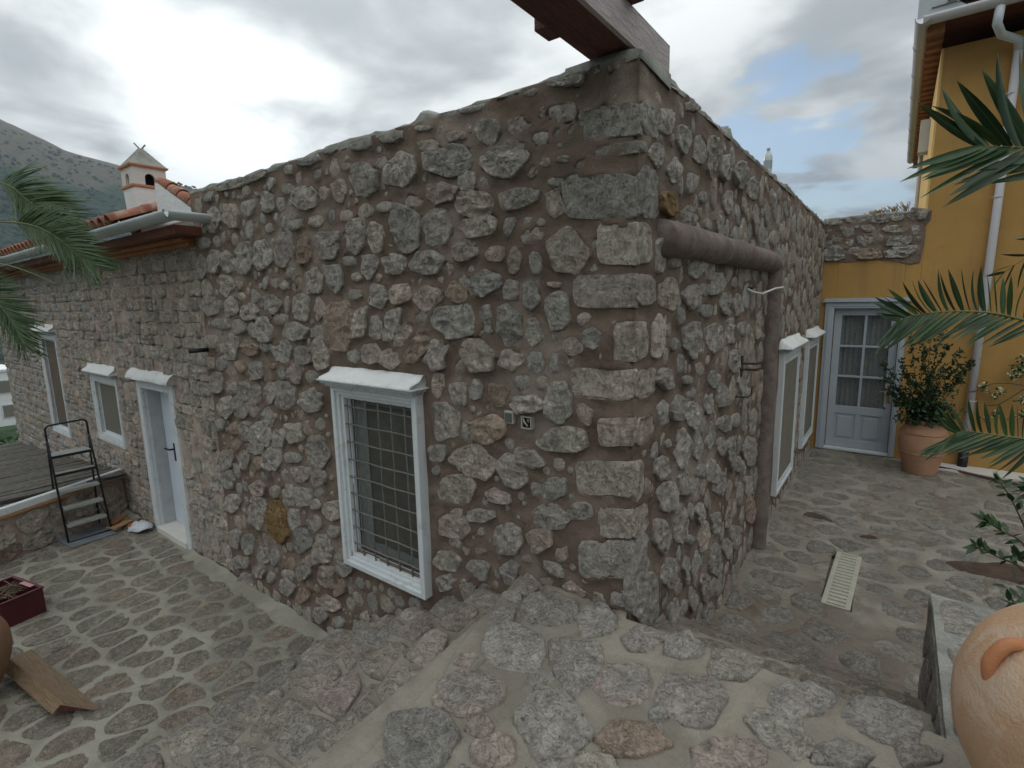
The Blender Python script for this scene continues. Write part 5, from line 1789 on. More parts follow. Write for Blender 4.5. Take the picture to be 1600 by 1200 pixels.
# downpipe with swan neck
dp = MB()
XP = 1.87
dp.tube([(1.63, Y1 - .52, ZE - .02), (1.62, Y1 - .50, ZE - .20), (1.68, Y1 - .34, ZE - .27), (1.86, Y1 - .12, ZE - .30), (1.875, Y1 - .07, ZE - .40)], .046, 14)
dpo = dp.make('downpipe', M['white_wood'], yh, True)
MB().tube([(1.875, Y1 - .07, ZE - .36), (1.86, Y1 - .07, 2.5), (1.83, Y1 - .07, -.62)], .045, 14).make('pipe_run', M['gutter_white'], dpo, True)
MB().tube([(1.83, Y1 - .075, -.60), (1.83, Y1 - .075, -.86)], .055, 14).make('pipe_foot', M['black'], dpo, True)
for zz in (3.9, 2.7, 1.2, .1):
    MB().tube([(1.85 + .052 * math.cos(t), Y1 - .07 + .052 * math.sin(t), zz) for t in np.linspace(0, 2 * math.pi, 13)], .006, 5).make('clamp', M['gutter_white'], dpo, True)
MB().tube([(1.11, Y1 + 6.6, ZE), (1.11, Y1 + 6.6, 2.0)], .05, 10).make('downpipe', M['gutter_white'], yh, True)
MB().box(1.02, 1.15, Y1 + 2.2, Y1 + 2.5, ZE - .95, ZE - .45).make('junction_box', M['white_wood'], yh)
# skirting ledge at the wall's foot
struct(MB().box(1.55, 4.7, Y1 - .34, Y1 - .01, ZC - .1, ZC + .035).make('kerb', M['cream'], bevel=.01))
hs = MB().tube([(1.50, Y1 - .32, ZC + .05), (1.72, Y1 - .30, ZC + .03), (2.05, Y1 - .44, ZC + .025), (2.5, Y1 - .62, ZC + .025), (3.1, Y1 - .75, ZC + .025)], .016, 8).make('hose', M['hose'], None, True)
tag(hs, 'thin brown hose lying along the foot of the yellow wall', 'hose')

# ================================================================== pots
def smooth_obj(name, V, F, mat, parent):
    return build(name, V, F, mat, parent, True)
p2 = thing('terracotta_jar', 'big terracotta jar holding a leafy bush beside the glazed door', 'jar', (1.36, 6.32, ZC))
prof = smooth_profile([(.155, .0), (.175, .02), (.20, .12), (.235, .26), (.262, .40), (.262, .50), (.235, .60), (.195, .655), (.175, .68), (.19, .70), (.205, .72), (.195, .735), (.165, .73), (.15, .68)], 5)
V, F = lathe(prof, (1.36, 6.32, ZC), 44, .006)
smooth_obj('body', V, F, M['terracotta'], p2)
rb_ = MB()
for zz, rr in ((.30, .247), (.565, .252)):
    rb_.tube([(1.36 + rr * math.cos(t), 6.32 + rr * math.sin(t), ZC + zz) for t in np.linspace(0, 2 * math.pi, 41)], .008, 6)
rb_.make('rib', M['terracotta'], p2, True)
V, F = lathe([(.001, .69), (.16, .69)], (1.36, 6.32, ZC), 24)
smooth_obj('soil', V, F[:24], M['soil'], p2)

JX, JY = 1.545, -.335
p1 = thing('terracotta_jar', 'pale terracotta jar with loop handle close by at the lower right', 'jar', (JX, JY, 0.0))
prof = smooth_profile([(r_, z_ * .86) for r_, z_ in [(.17, .0), (.20, .02), (.27, .12), (.345, .28), (.368, .42), (.358, .54), (.315, .66), (.24, .75), (.185, .79), (.165, .83), (.17, .87), (.205, .90), (.21, .92), (.185, .925), (.15, .90), (.14, .84)]], 6)
V, F = lathe(prof, (JX, JY, 0), 72, .004)
smooth_obj('body', V, F, M['terracotta_pale'], p1)
def handle(ang, mat=M['terracotta_handle']):
    d = np.array((math.cos(ang), math.sin(ang), 0)); s_ = np.array((-math.sin(ang), math.cos(ang), 0))
    c = np.array((JX, JY, 0))
    q = []
    for t in np.linspace(0, math.pi, 15):
        lat = -.060 * math.cos(t)
        out = .075 * math.sin(t)
        base_r = .300 - .02
        q.append(c + d * (base_r + out * .55) + s_ * lat + np.array((0, 0, .580 + out * .95)))
    q = [q[0] - d * .03 + np.array((0, 0, -.035)) - s_ * .006] + q + [q[-1] - d * .03 + np.array((0, 0, -.035)) + s_ * .006]
    r_ = [.026] + [.021] * 15 + [.026]
    MB().tube(q, r_, 12).make('handle', mat, p1, True)
for ang in (202, 22):
    d = np.array((math.cos(math.radians(ang)), math.sin(math.radians(ang)), 0))
    q = catmull([Vector((JX, JY, 0)) + Vector(d) * r_ + Vector((0, 0, z_)) for r_, z_ in ((.315, .475), (.330, .51), (.335, .56), (.305, .612), (.268, .615), (.242, .588), (.225, .56))], 22)
    MB().tube([tuple(p) for p in q], [.024] + [.0175] * 21 + [.022], 14).make('handle', M['terracotta_handle'], p1, True)

p3 = thing('terracotta_jar', 'dark brown terracotta jar cut by the left edge beside the plank', 'jar', (-4.12, -1.99, ZT))
prof = smooth_profile([(.17, .0), (.19, .02), (.25, .12), (.315, .28), (.33, .42), (.30, .54), (.22, .64), (.18, .68), (.20, .72), (.18, .73), (.15, .70)], 5)
V, F = lathe(prof, (-4.12, -1.99, ZT), 48, .004)
smooth_obj('body', V, F, M['terracotta_dark'], p3)

# ================================================================== small things on the terrace
cr = thing('plastic_crate', 'dark red plastic crate of dry twigs on the terrace beside the jar', 'crate', (-5.35, -1.5, ZT))
cr.rotation_euler = (0, 0, math.radians(13))
cw, cl_, chh = .30, .50, .235
def crate_box(x0, x1, y0, y1, z0, z1, name, mat=M['crate']):
    V = []
    mb = MB().box(x0, x1, y0, y1, z0, z1)
    o = link_mesh(name, raw_mesh(name, mb.V, mb.F, mat, False), cr)
    md = o.modifiers.new('bevel', 'BEVEL'); md.width = .003; md.segments = 2
    return o
hx, hy = cl_ / 2, cw / 2
crate_box(-hx, hx, -hy, hy, .0, .012, 'base')
for sgn in (-1, 1):
    crate_box(-hx, hx, sgn * hy - .006, sgn * hy + .006, .0, chh, 'side')
    crate_box(sgn * hx - .006, sgn * hx + .006, -hy, hy, .0, chh - .0, 'end_panel')
    crate_box(-hx - .012, hx + .012, sgn * hy - .014, sgn * hy + .014, chh, chh + .014, 'rim')
    crate_box(sgn * hx - .014, sgn * hx + .014, -hy + .015, hy - .015, chh, chh + .014, 'rim')
for i in range(7):
    crate_box(-hx + .05 + i * .065, -hx + .06 + i * .065, -hy, -hy, .03, chh - .02, 'rib') if False else None
for i in range(4):
    for j in range(2):
        crate_box(hx + .006, hx + .010, -hy + .035 + i * .065, -hy + .045 + i * .065, .04 + j * .09, .10 + j * .09, 'rib')
crate_box(-.02, .16, hy - .05, hy - .01, chh + .015, chh + .018, 'paper_strip', M['label'])
for i in range(34):
    a = rng.uniform(0, math.pi)
    c = np.array((rng.uniform(-hx * .7, hx * .7), rng.uniform(-hy * .6, hy * .6), chh - .02 + rng.uniform(-.03, .045)))
    d = np.array((math.cos(a), math.sin(a), rng.uniform(-.2, .2))) * rng.uniform(.05, .12)
    c[0] = np.clip(c[0], -hx + .1, hx - .1); 
    d[1] = np.clip(d[1], -hy * .5, hy * .5)
    mb = MB().tube([c - d, c + d * .3 + (0, 0, .01), c + d], .005, 5)
    o = link_mesh('twig', raw_mesh('twig', mb.V, mb.F, M['twig'], True), cr)

# angled board pair lying on the terrace (ridge up)
rg = thing('angle_board', 'tan wooden angle made of two boards lying ridge up on the terrace', 'plank', (-3.8, -1.63, ZT))
A0, A1 = np.array((-4.23, -1.68, -1.05)), np.array((-3.338, -1.572, -1.05))
def board(a0, a1, b0, b1, th, name, mat):
    n_ = np.cross(a1 - a0, b0 - a0); n_ /= np.linalg.norm(n_)
    if n_[2] < 0: n_ = -n_
    V = [a0, a1, b1, b0, a0 - n_ * th, a1 - n_ * th, b1 - n_ * th, b0 - n_ * th]
    F = [(0, 1, 2, 3), (7, 6, 5, 4), (0, 4, 5, 1), (1, 5, 6, 2), (2, 6, 7, 3), (3, 7, 4, 0)]
    return build(name, V, F, mat, rg)
board(A0, A1, np.array((-4.50, -1.52, ZT + .022)), np.array((-3.27, -1.405, ZT + .02)), .018, 'wide_board', M['wood'])
board(A0 + (0, -.002, .002), A1 + (0, -.002, .002), np.array((-4.29, -1.735, -1.115)), np.array((-3.395, -1.625, -1.135)), .018, 'narrow_board', M['wood_tan'])
mbx = MB().face([A1 + (.001, 0, -.02), np.array((-3.285, -1.42, ZT + .022)), np.array((-3.40, -1.62, -1.13))])  # sheet added over the open end, coloured as the shade inside
mbx.make('end_shade_sheet', M['wood_end_shade'], rg)

# mat, tread ladder, scraps, bag
mt = MB()
mt.prism([(-6.52, -.78), (-6.55, -.33), (-7.10, -.36), (-7.12, -.84)], ZT + .012, ZT + .024)
mo = mt.make('flat_board', M['mat'], None, bevel=.003)
tag(mo, 'blue-grey flat board lying under the step ladder', 'board')
ld = thing('step_ladder', 'black folding step ladder with five grey treads against the low wall', 'ladder', (-6.9, -.57, ZT))
YL, YR = -.765, -.345
XF, XB = -6.70, -7.10
xt, ztop = -6.98, .21
def lx(z_):   # front stile x at height z
    return XF + (xt - XF) * min(1, (z_ - ZT) / (.0 - ZT))
for yy, inn in ((YL, .012), (YR, -.012)):
    MB().tube([(XF, yy, ZT + .026), (xt + .015, yy + inn, -.02), (xt, yy + inn, .02)], .011, 8).make('front_stile', M['black'], ld, True)
    MB().tube([(XB, yy + inn, ZT + .026), (-7.02, yy + inn, -.2), (-6.99, yy + inn, 0.0)], .010, 8).make('rear_stile', M['black'], ld, True)
    MB().tube([(XF - .02, yy + inn * 2, -.95 + 0), (XB + .04, yy + inn * 2, -.80)], .005, 6).make('brace', M['black'], ld, True)
q = [(xt, YL + .012, 0.0), (xt, YL + .012, ztop - .06)]
for t in np.linspace(0, math.pi / 2, 6):
    q.append((xt, YL + .012 + .05 * (1 - math.cos(t)), ztop - .06 + .05 * math.sin(t)))
for t in np.linspace(math.pi / 2, 0, 6):
    q.append((xt, YR - .012 - .05 * (1 - math.cos(t)), ztop - .05 + .05 * math.sin(t)))
q += [(xt, YR - .012, ztop - .06), (xt, YR - .012, 0.0)]
MB().tube(q, .011, 8).make('hand_rail', M['black'], ld, True)
MB().tube([(XF, YL, ZT + .03), (XF, YR, ZT + .03)], .009, 8).make('foot_bar', M['black'], ld, True)
for i, zz in enumerate((-.98, -.78, -.58, -.38, -.17)):
    x_ = lx(zz)
    dpt = .10 if i < 4 else .24
    tr_ = MB().box(x_ - dpt + .02, x_ + .02, YL + .02, YR - .02, zz - .012, zz + .010)
    to = tr_.make('tread', M['tread'], ld, bevel=.004)
    MB().box(x_ + .020, x_ + .030, YL + .018, YR - .018, zz - .022, zz + .008).make('edge', M['black'] if i > 2 else M['tread'], to)
MB().tube([(XB + .03, YL + .02, -.95), (XB + .05, YR - .02, -.72)], .004, 5).tube([(XB + .03, YR - .02, -.95), (XB + .05, YL + .02, -.72)], .004, 5).make('cross_brace', M['black'], ld, True)
sc_ = [(-6.72, -.20, .2), (-6.80, -.28, 1.1), (-6.62, -.16, -.3), (-6.74, -.12, .7), (-6.66, -.25, 2.0), (-6.85, -.22, -.8)]
for i, (x, y, a) in enumerate(sc_):
    L = rng.uniform(.14, .26)
    d = np.array((math.cos(a), math.sin(a), 0)) * L / 2
    c = np.array((x, y, ZT + .03 + i * .012))
    s_ = np.array((-math.sin(a), math.cos(a), 0)) * rng.uniform(.025, .05)
    V = [c - d - s_, c + d - s_, c + d + s_, c - d + s_]
    V += [v - np.array((0, 0, .016)) for v in V]
    o = build('wood_scrap', V, [(0, 1, 2, 3), (7, 6, 5, 4), (0, 4, 5, 1), (1, 5, 6, 2), (2, 6, 7, 3), (3, 7, 4, 0)], [M['wood'], M['wood_orange'], M['cornice']][i % 3])
    tag(o, ['tan board scrap lowest in the heap behind the ladder foot', 'orange scrap in the heap, farthest from the bag towards the corner', 'reddish tile scrap in the heap lying nearest the white bag',
            'tan scrap in the heap closest to the old wall', 'orange scrap near the front of the heap, pointing at the ladder', 'reddish scrap topmost of the heap behind the ladder'][i], 'scrap', 'scraps heaped by the ladder')
# crumpled bag
n1_, n2_ = 18, 12
V, F = [], []
for i in range(n1_):
    for j in range(n2_):
        t, p = 2 * math.pi * i / n1_, math.pi * .5 * j / (n2_ - 1)
        r_ = math.cos(p)
        x, y, z_ = .20 * r_ * math.cos(t), .11 * r_ * math.sin(t), .085 * math.sin(p)
        V.append((x, y, z_))
V = np.array(V)
V += np.column_stack([fbm(V * 16, 3, 3), fbm(V * 16 + 7, 3, 4), fbm(V * 16 + 13, 3, 5, True) * .8]) * .05
V[:, 2] = np.maximum(V[:, 2], 0) + V[:, 0].clip(0) * .25
V += (-6.42, -.12, ZT + .012)
for i in range(n1_):
    for j in range(n2_ - 1):
        i2 = (i + 1) % n1_
        F.append((i * n2_ + j, i2 * n2_ + j, i2 * n2_ + j + 1, i * n2_ + j + 1))
o = build('plastic_bag', V, F, M['bag'], None, True)
tag(o, 'crumpled white plastic bag at the wall left of the white door', 'bag')

# low parapet wall at the terrace end and the reed roof beyond it
pw = thing('terrace_parapet', 'low rubble wall closing the far end of the terrace under the reed roof edge', 'wall', (-7.1, -1.5, ZT))
pa, pb = np.array((-7.28, .0)), np.array((-6.62, -1.55))
dd = (pb - pa) / np.linalg.norm(pb - pa)
FPp = Frame((pa[0], pa[1], 0), (-dd[0], -dd[1], 0), (0, 0, 1), (-dd[1], dd[0], 0))
if FPp.n[0] < 0:
    FPp.n = -FPp.n
LP = np.linalg.norm(pb - pa) + 2.5
its = fill_stones(-LP, -.02, ZT + .0, -.70, [], rng, 2600, .03, .13, .012, cols='gtpot', aspect=(1.2, 2.2), dmin=.015, dmax=.035)
mortar_sheet('wall_face', FPp, -LP, .0, ZT - .1, -.68, .03, [i['P'] for i in its], M['old_mortar'], pw, swell=.012, amp=.012)
place_stones('stone', FPp, its, M['old_stone'], pw, 120, stuff_name='small_stones')
MB(FPp.o, FPp.u, FPp.v, FPp.n).box(-LP, 0, ZT - 2, -.69, -.30, -.03).make('wall_core', M['old_mortar'], pw)
rr = thing('reed_roof', 'weathered grey reed roof with white and orange edge boards beyond the terrace wall', 'roof', (-9, -1.5, -.8))
MB(FPp.o, FPp.u, FPp.v, FPp.n).box(-LP, -.02, -.655, -.575, -.02, .05).make('edge_strip', M['white'], rr, bevel=.006)
MB(FPp.o, FPp.u, FPp.v, FPp.n).box(-LP, -.02, -.688, -.656, -.03, .06).make('fascia', M['wood_orange'], rr, bevel=.003)
V, F, cnt = [], [], 0
# reeds run along y, stacked from the edge to the far end, sloping away
mbr = MB()
x = -7.05
while x > -13.4:
    t = (x + 7.05) / (-13.4 + 7.05)
    z_ = -.60 - .56 * t
    r_ = rng.uniform(.010, .018)
    y0 = .0 if x > -10 else 0
    zz = [z_ + rng.uniform(-.02, .02) for _ in range(5)]
    off = .43 * 0
    mbr.tube([(x - .42 * 0 + rng.uniform(-.01, .01), -.01 - (k * 1.2), zz[k]) for k in range(5)], r_, 5, cap=False)
    x -= r_ * 1.9
mbr.make('reeds', M['reed'], rr, True, kind='stuff')
MB().face([(-7.0, 0, -.63), (-7.0, -5, -.63), (-13.4, -5, -1.2), (-13.4, 0, -1.2)]).make('backing', M['reed'], rr)

# ================================================================== bottle on a rod beyond the side parapet
bt = thing('capped_rod', 'clouded plastic bottle upended on a rod behind the side parapet', 'bottle', (-.36, 4.5, 2.3))
MB().tube([(-.36, 4.5, 2.3), (-.36, 4.5, 3.02)], .008, 6).make('rod', M['rust'], bt, True)
V, F = lathe([(.020, -.12), (.042, -.10), (.046, -.05), (.046, .10), (.040, .13), (.018, .165), (.016, .19), (.019, .19), (.019, .21), (.001, .212)], (-.36, 4.5, 2.98), 18)
build('bottle', V, F, M['bottle'], bt, True)
V, F = lathe([(.0475, -.02), (.0475, .07)], (-.36, 4.5, 2.98), 18)
build('label_band', V, F[:18], M['bottle_label'], bt, True)

# weeds behind the parapet over the door
wd = []
mbw = MB()
for i in range(90):
    x = rng.uniform(.50, .97)
    k = (x - .5) / .5
    b = np.array((x, Y1 + .30 + rng.uniform(-.08, .1), 2.66))
    hgt = .04 + .13 * k * rng.uniform(.4, 1)
    lean = rng.uniform(-.10, .06)
    mbw.tube([b, b + (lean * .5, 0, hgt * .6), b + (lean, 0, hgt)], .004, 4)
w1 = mbw.make('weeds', M['dry'], None, True, kind='stuff')
tag(w1, 'dry weeds growing on the wall head over the glazed door', 'weeds')

# ================================================================== plants
def leaflet_mesh(name, mat, w=.075, bend=.12, seg=7, vee=.35):
    """unit palm leaflet along +x, folded along its midrib"""
    V, F = [], []
    for i in range(seg + 1):
        t = i / seg
        wd = w * (math.sin(math.pi * min(1, (t * .92 + .10))) ** .7) * (1 - t * .25)
        if i == seg: wd = .002
        z = -bend * t * t
        V += [(t, -wd, z + wd * vee), (t, 0, z), (t, wd, z + wd * vee)]
    for i in range(seg):
        a = i * 3
        F += [(a, a + 3, a + 4, a + 1), (a + 1, a + 4, a + 5, a + 2)]
    return raw_mesh(name, V, F, mat, True)


def rdir():
    v = Vector((random.gauss(0, 1), random.gauss(0, 1), random.gauss(0, 1)))
    return v.normalized()


def frond(parent, pts, n, L, upv, meshes, rmat, tip=1.2, dw=.62, t0=.35, joined=None, upang=(1.25, .35), dnang=(1.0, .45), r0=.012, away=Vector((-.3, .6, 0)), dn_dir=Vector((0, 0, -1)), Ldn=None, lenprof=None, wscale=1.0):
    C = catmull(pts, 60)
    fr = thing('frond', None, None)
    fr.parent = parent
    fr.location = C[0] - wloc(parent)
    rad = [max(.0022, r0 * (1 - i / 60) ** .8) for i in range(61)]
    MB().tube([tuple(p) for p in C], rad, 6).make('rachis', rmat, fr, True)
    VV, FF, cnt = [], [], 0
    base = wloc(fr)
    for i in range(n):
        t = t0 + (1 - t0) * i / (n - 1)
        k = min(59, int(t * 60))
        p = C[k].lerp(C[k + 1], t * 60 - k)
        tan = (C[min(60, k + 1)] - C[max(0, k - 1)]).normalized()
        s = (t - t0) / (1 - t0)
        for sgn in (1, -1):
            if sgn > 0:
                side = (upv - tan * upv.dot(tan)).normalized()
                ang = upang[0] + (upang[1] - upang[0]) * s ** 1.3
                lb = L
            else:
                dn = dn_dir - tan * dn_dir.dot(tan)
                side = dn.normalized()
                ang = dnang[0] + (dnang[1] - dnang[0]) * s ** 1.3
                lb = Ldn or L
            ang += random.uniform(-.07, .07)
            d = (tan * math.cos(ang) + side * math.sin(ang) + away * .25 * random.uniform(.3, 1.2) * (1 if sgn > 0 else -.6)).normalized()
            ln = lb * (.62 + .38 * math.sin(math.pi * min(1, .18 + s * .72))) * random.uniform(.9, 1.07)
            if s > .82: ln *= 1 - (s - .82) * tip
            z = tan.cross(d)
            if z.length < 1e-4: z = Vector((0, 0, 1))
            z = (z.normalized() * .5 + Vector((-.2, -.7, .5)) * .5) + rdir() * .38
            z = (z - d * z.dot(d)).normalized()
            y = z.cross(d)
            R = Matrix((d, y, z)).transposed().to_4x4()
            Msc = Matrix.Translation(p - base) @ R @ Matrix.Diagonal((ln, ln * wscale * (dw if sgn < 0 else 1) * random.uniform(.85, 1.15), ln, 1))
            me = meshes[random.randrange(len(meshes))]
            if joined:
                for v in me.vertices:
                    VV.append(tuple(Msc @ v.co + base))
                FF += [tuple(q + cnt for q in pl.vertices) for pl in me.polygons]
                cnt += len(me.vertices)
            else:
                o = bpy.data.objects.new('leaflet', me)
                COL.objects.link(o)
                o.parent = fr
                o.matrix_local = Msc
    if joined:
        build('leaflets', VV, FF, joined, fr, True, 'stuff')
    return fr


def palm(name, label, crown, ground, trunk_r, mat):
    t = thing(name, label, 'palm', ground)
    g, c = Vector(ground), Vector(crown)
    n = 26
    P = [tuple(g.lerp(c, i / n)) for i in range(n + 1)]
    R = [trunk_r * (1.1 - .25 * i / n) * (1.0 if i % 2 else 1.12) for i in range(n + 1)]
    MB().tube(P, R, 14).make('trunk', M['bark'], t, True)
    return t


lmR = [leaflet_mesh('leaflet', M['palm'], w, b) for w, b in ((.070, .10), (.080, .18), (.065, .05), (.075, -.05))]
pr_ = palm('palm_tree', 'dark green feather palm reaching in from the right edge before the yellow wall', (2.467, 2.593, 1.134), (2.50, 2.62, ZC), .13, M['palm'])
UP = Vector((0, 0, 1))
frond(pr_, [(2.467, 2.593, 1.134), (1.981, 2.404, 1.987), (1.657, 2.228, 2.306), (1.474, 2.103, 2.362), (1.275, 1.955, 2.374)], 11, .58, UP, lmR, M['rachis'], t0=.42, tip=-.2, dw=.8,
      upang=(1.25, .45), dnang=(.75, .30), Ldn=.60, away=Vector((.1, .5, 0)), wscale=1.0)
frond(pr_, [(2.467, 2.593, 1.134), (1.859, 2.17, 1.277), (1.553, 1.963, 1.376), (1.37, 1.837, 1.425), (1.169, 1.689, 1.433), (1.034, 1.585, 1.415), (0.966, 1.527, 1.386)], 27, .26, UP, lmR, M['rachis'], t0=.28,
      upang=(1.30, .50), dnang=(.75, .55), Ldn=.32, away=Vector((.1, .4, 0)), wscale=.92)
frond(pr_, [(2.467, 2.593, 1.134), (1.952, 2.154, 0.854), (1.70, 1.944, 0.690), (1.569, 1.836, 0.705), (1.344, 1.68, 0.745), (1.286, 1.634, 0.738)], 24, .22, UP, lmR, M['rachis'], t0=.32,
      upang=(1.45, .65), dnang=(.62, .55), Ldn=.32, away=Vector((.1, .4, 0)), wscale=.92)
frond(pr_, [(2.467, 2.593, 1.134), (2.15, 2.45, 1.75), (1.86, 2.30, 1.83), (1.66, 2.2, 1.80)], 14, .24, UP, lmR, M['rachis'], t0=.55, upang=(1.0, .4), dnang=(.8, .35), wscale=1.1)
frond(pr_, [(2.467, 2.593, 1.134), (2.1, 2.2, .75), (1.85, 2.05, .48), (1.74, 1.95, .38)], 12, .28, UP, lmR, M['rachis'], t0=.5, upang=(.6, .2), dnang=(.5, .2), wscale=1.0)
for (a_, rise) in ((20, .7), (75, .9), (130, .8), (285, .8), (330, .5)):
    dx_, dy_ = math.cos(math.radians(a_)), math.sin(math.radians(a_))
    frond(pr_, [(2.467, 2.593, 1.134), (2.467 + dx_ * .35, 2.593 + dy_ * .35, 1.134 + rise * .75), (2.467 + dx_ * .85, 2.593 + dy_ * .85, 1.134 + rise), (2.467 + dx_ * 1.3, 2.593 + dy_ * 1.3, 1.134 + rise * .7)],
          10, .30, UP, lmR, M['rachis'], t0=.3)

lmL = [leaflet_mesh('leaflet', M['palm_left'], w, b, seg=4) for w, b in ((.030, .30), (.034, .45), (.028, .18))]
pl_ = palm('palm_tree', 'dusty green feather palm whose frond tips hang in from the left edge', (-6.65, -2.34, 1.93), (-6.7, -2.5, ZT), .17, M['palm_left'])
frs = [([(-6.924, -2.327, 1.947), (-5.959, -1.448, 2.746), (-5.415, -1.063, 2.65), (-5.225, -0.951, 2.508), (-5.079, -0.871, 2.367), (-4.90, -0.80, 2.18)], 105, .40),
       ([(-6.573, -2.322, 1.93), (-5.618, -1.543, 2.273), (-5.106, -1.162, 2.276), (-4.889, -1.007, 2.244), (-4.719, -0.901, 2.145), (-4.571, -0.82, 2.0), (-4.456, -0.754, 1.903)], 115, .32),
       ([(-6.573, -2.322, 1.93), (-5.513, -1.514, 2.034), (-5.078, -1.21, 1.934), (-4.858, -1.064, 1.85), (-4.67, -0.945, 1.746)], 60, .07),
       ([(-6.573, -2.322, 1.93), (-5.499, -1.54, 1.85), (-5.191, -1.334, 1.738), (-5.002, -1.237, 1.523), (-4.861, -1.186, 1.258)], 95, .30),
       ([(-6.573, -2.322, 1.93), (-5.482, -1.57, 1.64), (-5.027, -1.301, 1.299), (-4.872, -1.19, 1.279)], 40, .06),
       ([(-6.573, -2.322, 1.93), (-5.70, -1.72, 2.16), (-5.40, -1.40, 2.08), (-5.25, -1.28, 1.98)], 50, .22)]
for i, (p, n, L) in enumerate(frs):
    frond(pl_, p, n, L, UP, lmL, M['rachis'], t0=.4, joined=M['palm_left'], upang=(.95, .40), dnang=(.95, .40), away=Vector((.1, -.2, -.1)), wscale=.85, r0=.010)


def leaf_geo(p, d, up, ln, wd):
    """six-sided pointed leaf with a slight fold"""
    s = d.cross(up)
    if s.length < 1e-4: s = Vector((1, 0, 0))
    s.normalize()
    n = s.cross(d).normalized()
    pts = [p, p + d * ln * .35 + s * wd * .5 + n * wd * .12, p + d * ln * .7 + s * wd * .38 + n * wd * .08, p + d * ln,
           p + d * ln * .7 - s * wd * .38 + n * wd * .08, p + d * ln * .35 - s * wd * .5 + n * wd * .12, p + d * ln * .5]
    return pts, [(0, 1, 6), (1, 2, 6), (2, 3, 6), (3, 4, 6), (4, 5, 6), (5, 0, 6)]


def rdir():
    v = Vector((random.gauss(0, 1), random.gauss(0, 1), random.gauss(0, 1)))
    return v.normalized()


# bush in the far jar: branching stems with clustered leaves
bs = thing('leafy_bush', 'dark leafy bush growing out of the terracotta jar beside the glazed door', 'bush', (1.36, 6.32, ZC + .69))
VV, FF, cnt = [], [], 0
stems = MB()
root = Vector((1.36, 6.32, ZC + .70))
ends = [(0.86, 6.10, .62), (0.90, 6.15, .42), (1.02, 6.15, .10), (1.05, 6.2, .66), (1.12, 6.2, .95), (1.22, 6.15, 1.02), (1.32, 6.2, 1.12), (1.42, 6.2, 1.02), (1.50, 6.2, .88),
        (1.62, 6.22, .80), (1.72, 6.25, .62), (1.76, 6.28, .70), (1.66, 6.3, .45), (1.55, 6.1, .12), (1.62, 6.2, -.02), (1.20, 6.05, .40), (1.35, 6.05, .55), (1.48, 6.1, .60), (1.15, 6.1, .18), (1.0, 6.2, .30), (1.3, 6.0, .20), (1.42, 6.05, .35),
        (.95, 6.2, .25), (1.28, 6.3, .80), (1.1, 6.3, .5), (1.62, 6.2, .62)]
for e in ends:
    e = Vector(e)
    mid = root.lerp(e, .45) + Vector((random.uniform(-.06, .06), random.uniform(-.06, .06), random.uniform(.0, .09)))
    C = catmull([root, mid, e], 12)
    stems.tube([tuple(p) for p in C], [.008 - .006 * i / 12 for i in range(13)], 5, cap=False)
    for k in range(3, 13):
        dens = 10 if k < 8 else 15
        if e.z > .5 and 4 < k < 9: dens = 7
        for _ in range(dens):
            rad = .055 if k > 8 else .09
            p = C[k] + rdir() * random.uniform(.0, rad)
            d = (rdir() + Vector((0, -.2, .1))).normalized()
            a, f = leaf_geo(p, d, rdir(), random.uniform(.035, .06), random.uniform(.018, .028))
            VV += [tuple(v) for v in a]
            FF += [tuple(i + cnt for i in q) for q in f]
            cnt += 7
for _ in range(1300):
    p = Vector((1.34 + random.gauss(0, .13), 6.2 + random.gauss(0, .10), random.uniform(-.14, .16)))
    a, f = leaf_geo(p, rdir(), rdir(), random.uniform(.04, .06), random.uniform(.02, .03))
    VV += [tuple(v) for v in a]; FF += [tuple(i + cnt for i in q) for q in f]; cnt += 7
stems.make('stems', M['stem'], bs, True)
build('foliage', VV, FF, M['bush'], bs, True, 'stuff')

# climbing plant with cream flowers on the yellow wall
vn = thing('flowering_climber', 'thin climber with clusters of cream flowers on the yellow wall', 'climber', (3.0, Y1 - .1, ZC))
st2 = MB()
VV, FF, cnt = [], [], 0
fv, ff, fc = [], [], 0
lines = [[(3.3, 6.8, -.6), (2.8, 6.8, .1), (2.35, 6.78, .34), (2.05, 6.78, .36), (1.86, 6.78, .24), (1.80, 6.78, .23)], [(2.8, 6.8, .1), (2.5, 6.78, .55), (2.3, 6.76, .62), (2.15, 6.78, .60)], [(2.35, 6.78, .34), (2.12, 6.78, .10), (1.98, 6.8, .06)], [(2.8, 6.8, .1), (2.4, 6.78, .0), (2.2, 6.78, -.1)]]
blooms = [(2.30, 6.76, .60, 34, .10), (2.22, 6.76, .50, 20, .08), (2.28, 6.74, .70, 14, .07), (1.93, 6.77, .33, 9, .04), (1.97, 6.77, .27, 7, .035), (2.11, 6.76, .28, 12, .05), (2.06, 6.78, .20, 5, .04), (2.10, 6.77, -.04, 8, .06), (2.30, 6.76, .18, 8, .07), (2.35, 6.78, .0, 10, .08), (2.0, 6.78, -.12, 5, .04)]
for ln in lines:
    C = catmull(ln, 16)
    st2.tube([tuple(p) for p in C], .006, 5)
for (x, y, z_, n, r_) in blooms:
    for _ in range(n):
        p = Vector((x, y, z_)) + rdir() * random.uniform(0, r_)
        for q in range(5):
            a, f = leaf_geo(p, rdir(), rdir(), .026, .020)
            fv += [tuple(v) for v in a]; ff += [tuple(i + fc for i in g) for g in f]; fc += 7
    for _ in range(n * 2):
        p = Vector((x, y + .01, z_ - .01)) + rdir() * random.uniform(0, r_ * 1.15)
        a, f = leaf_geo(p, rdir(), rdir(), .05, .025)
        VV += [tuple(v) for v in a]; FF += [tuple(i + cnt for i in g) for g in f]; cnt += 7
st2.make('stems', M['stem'], vn, True)
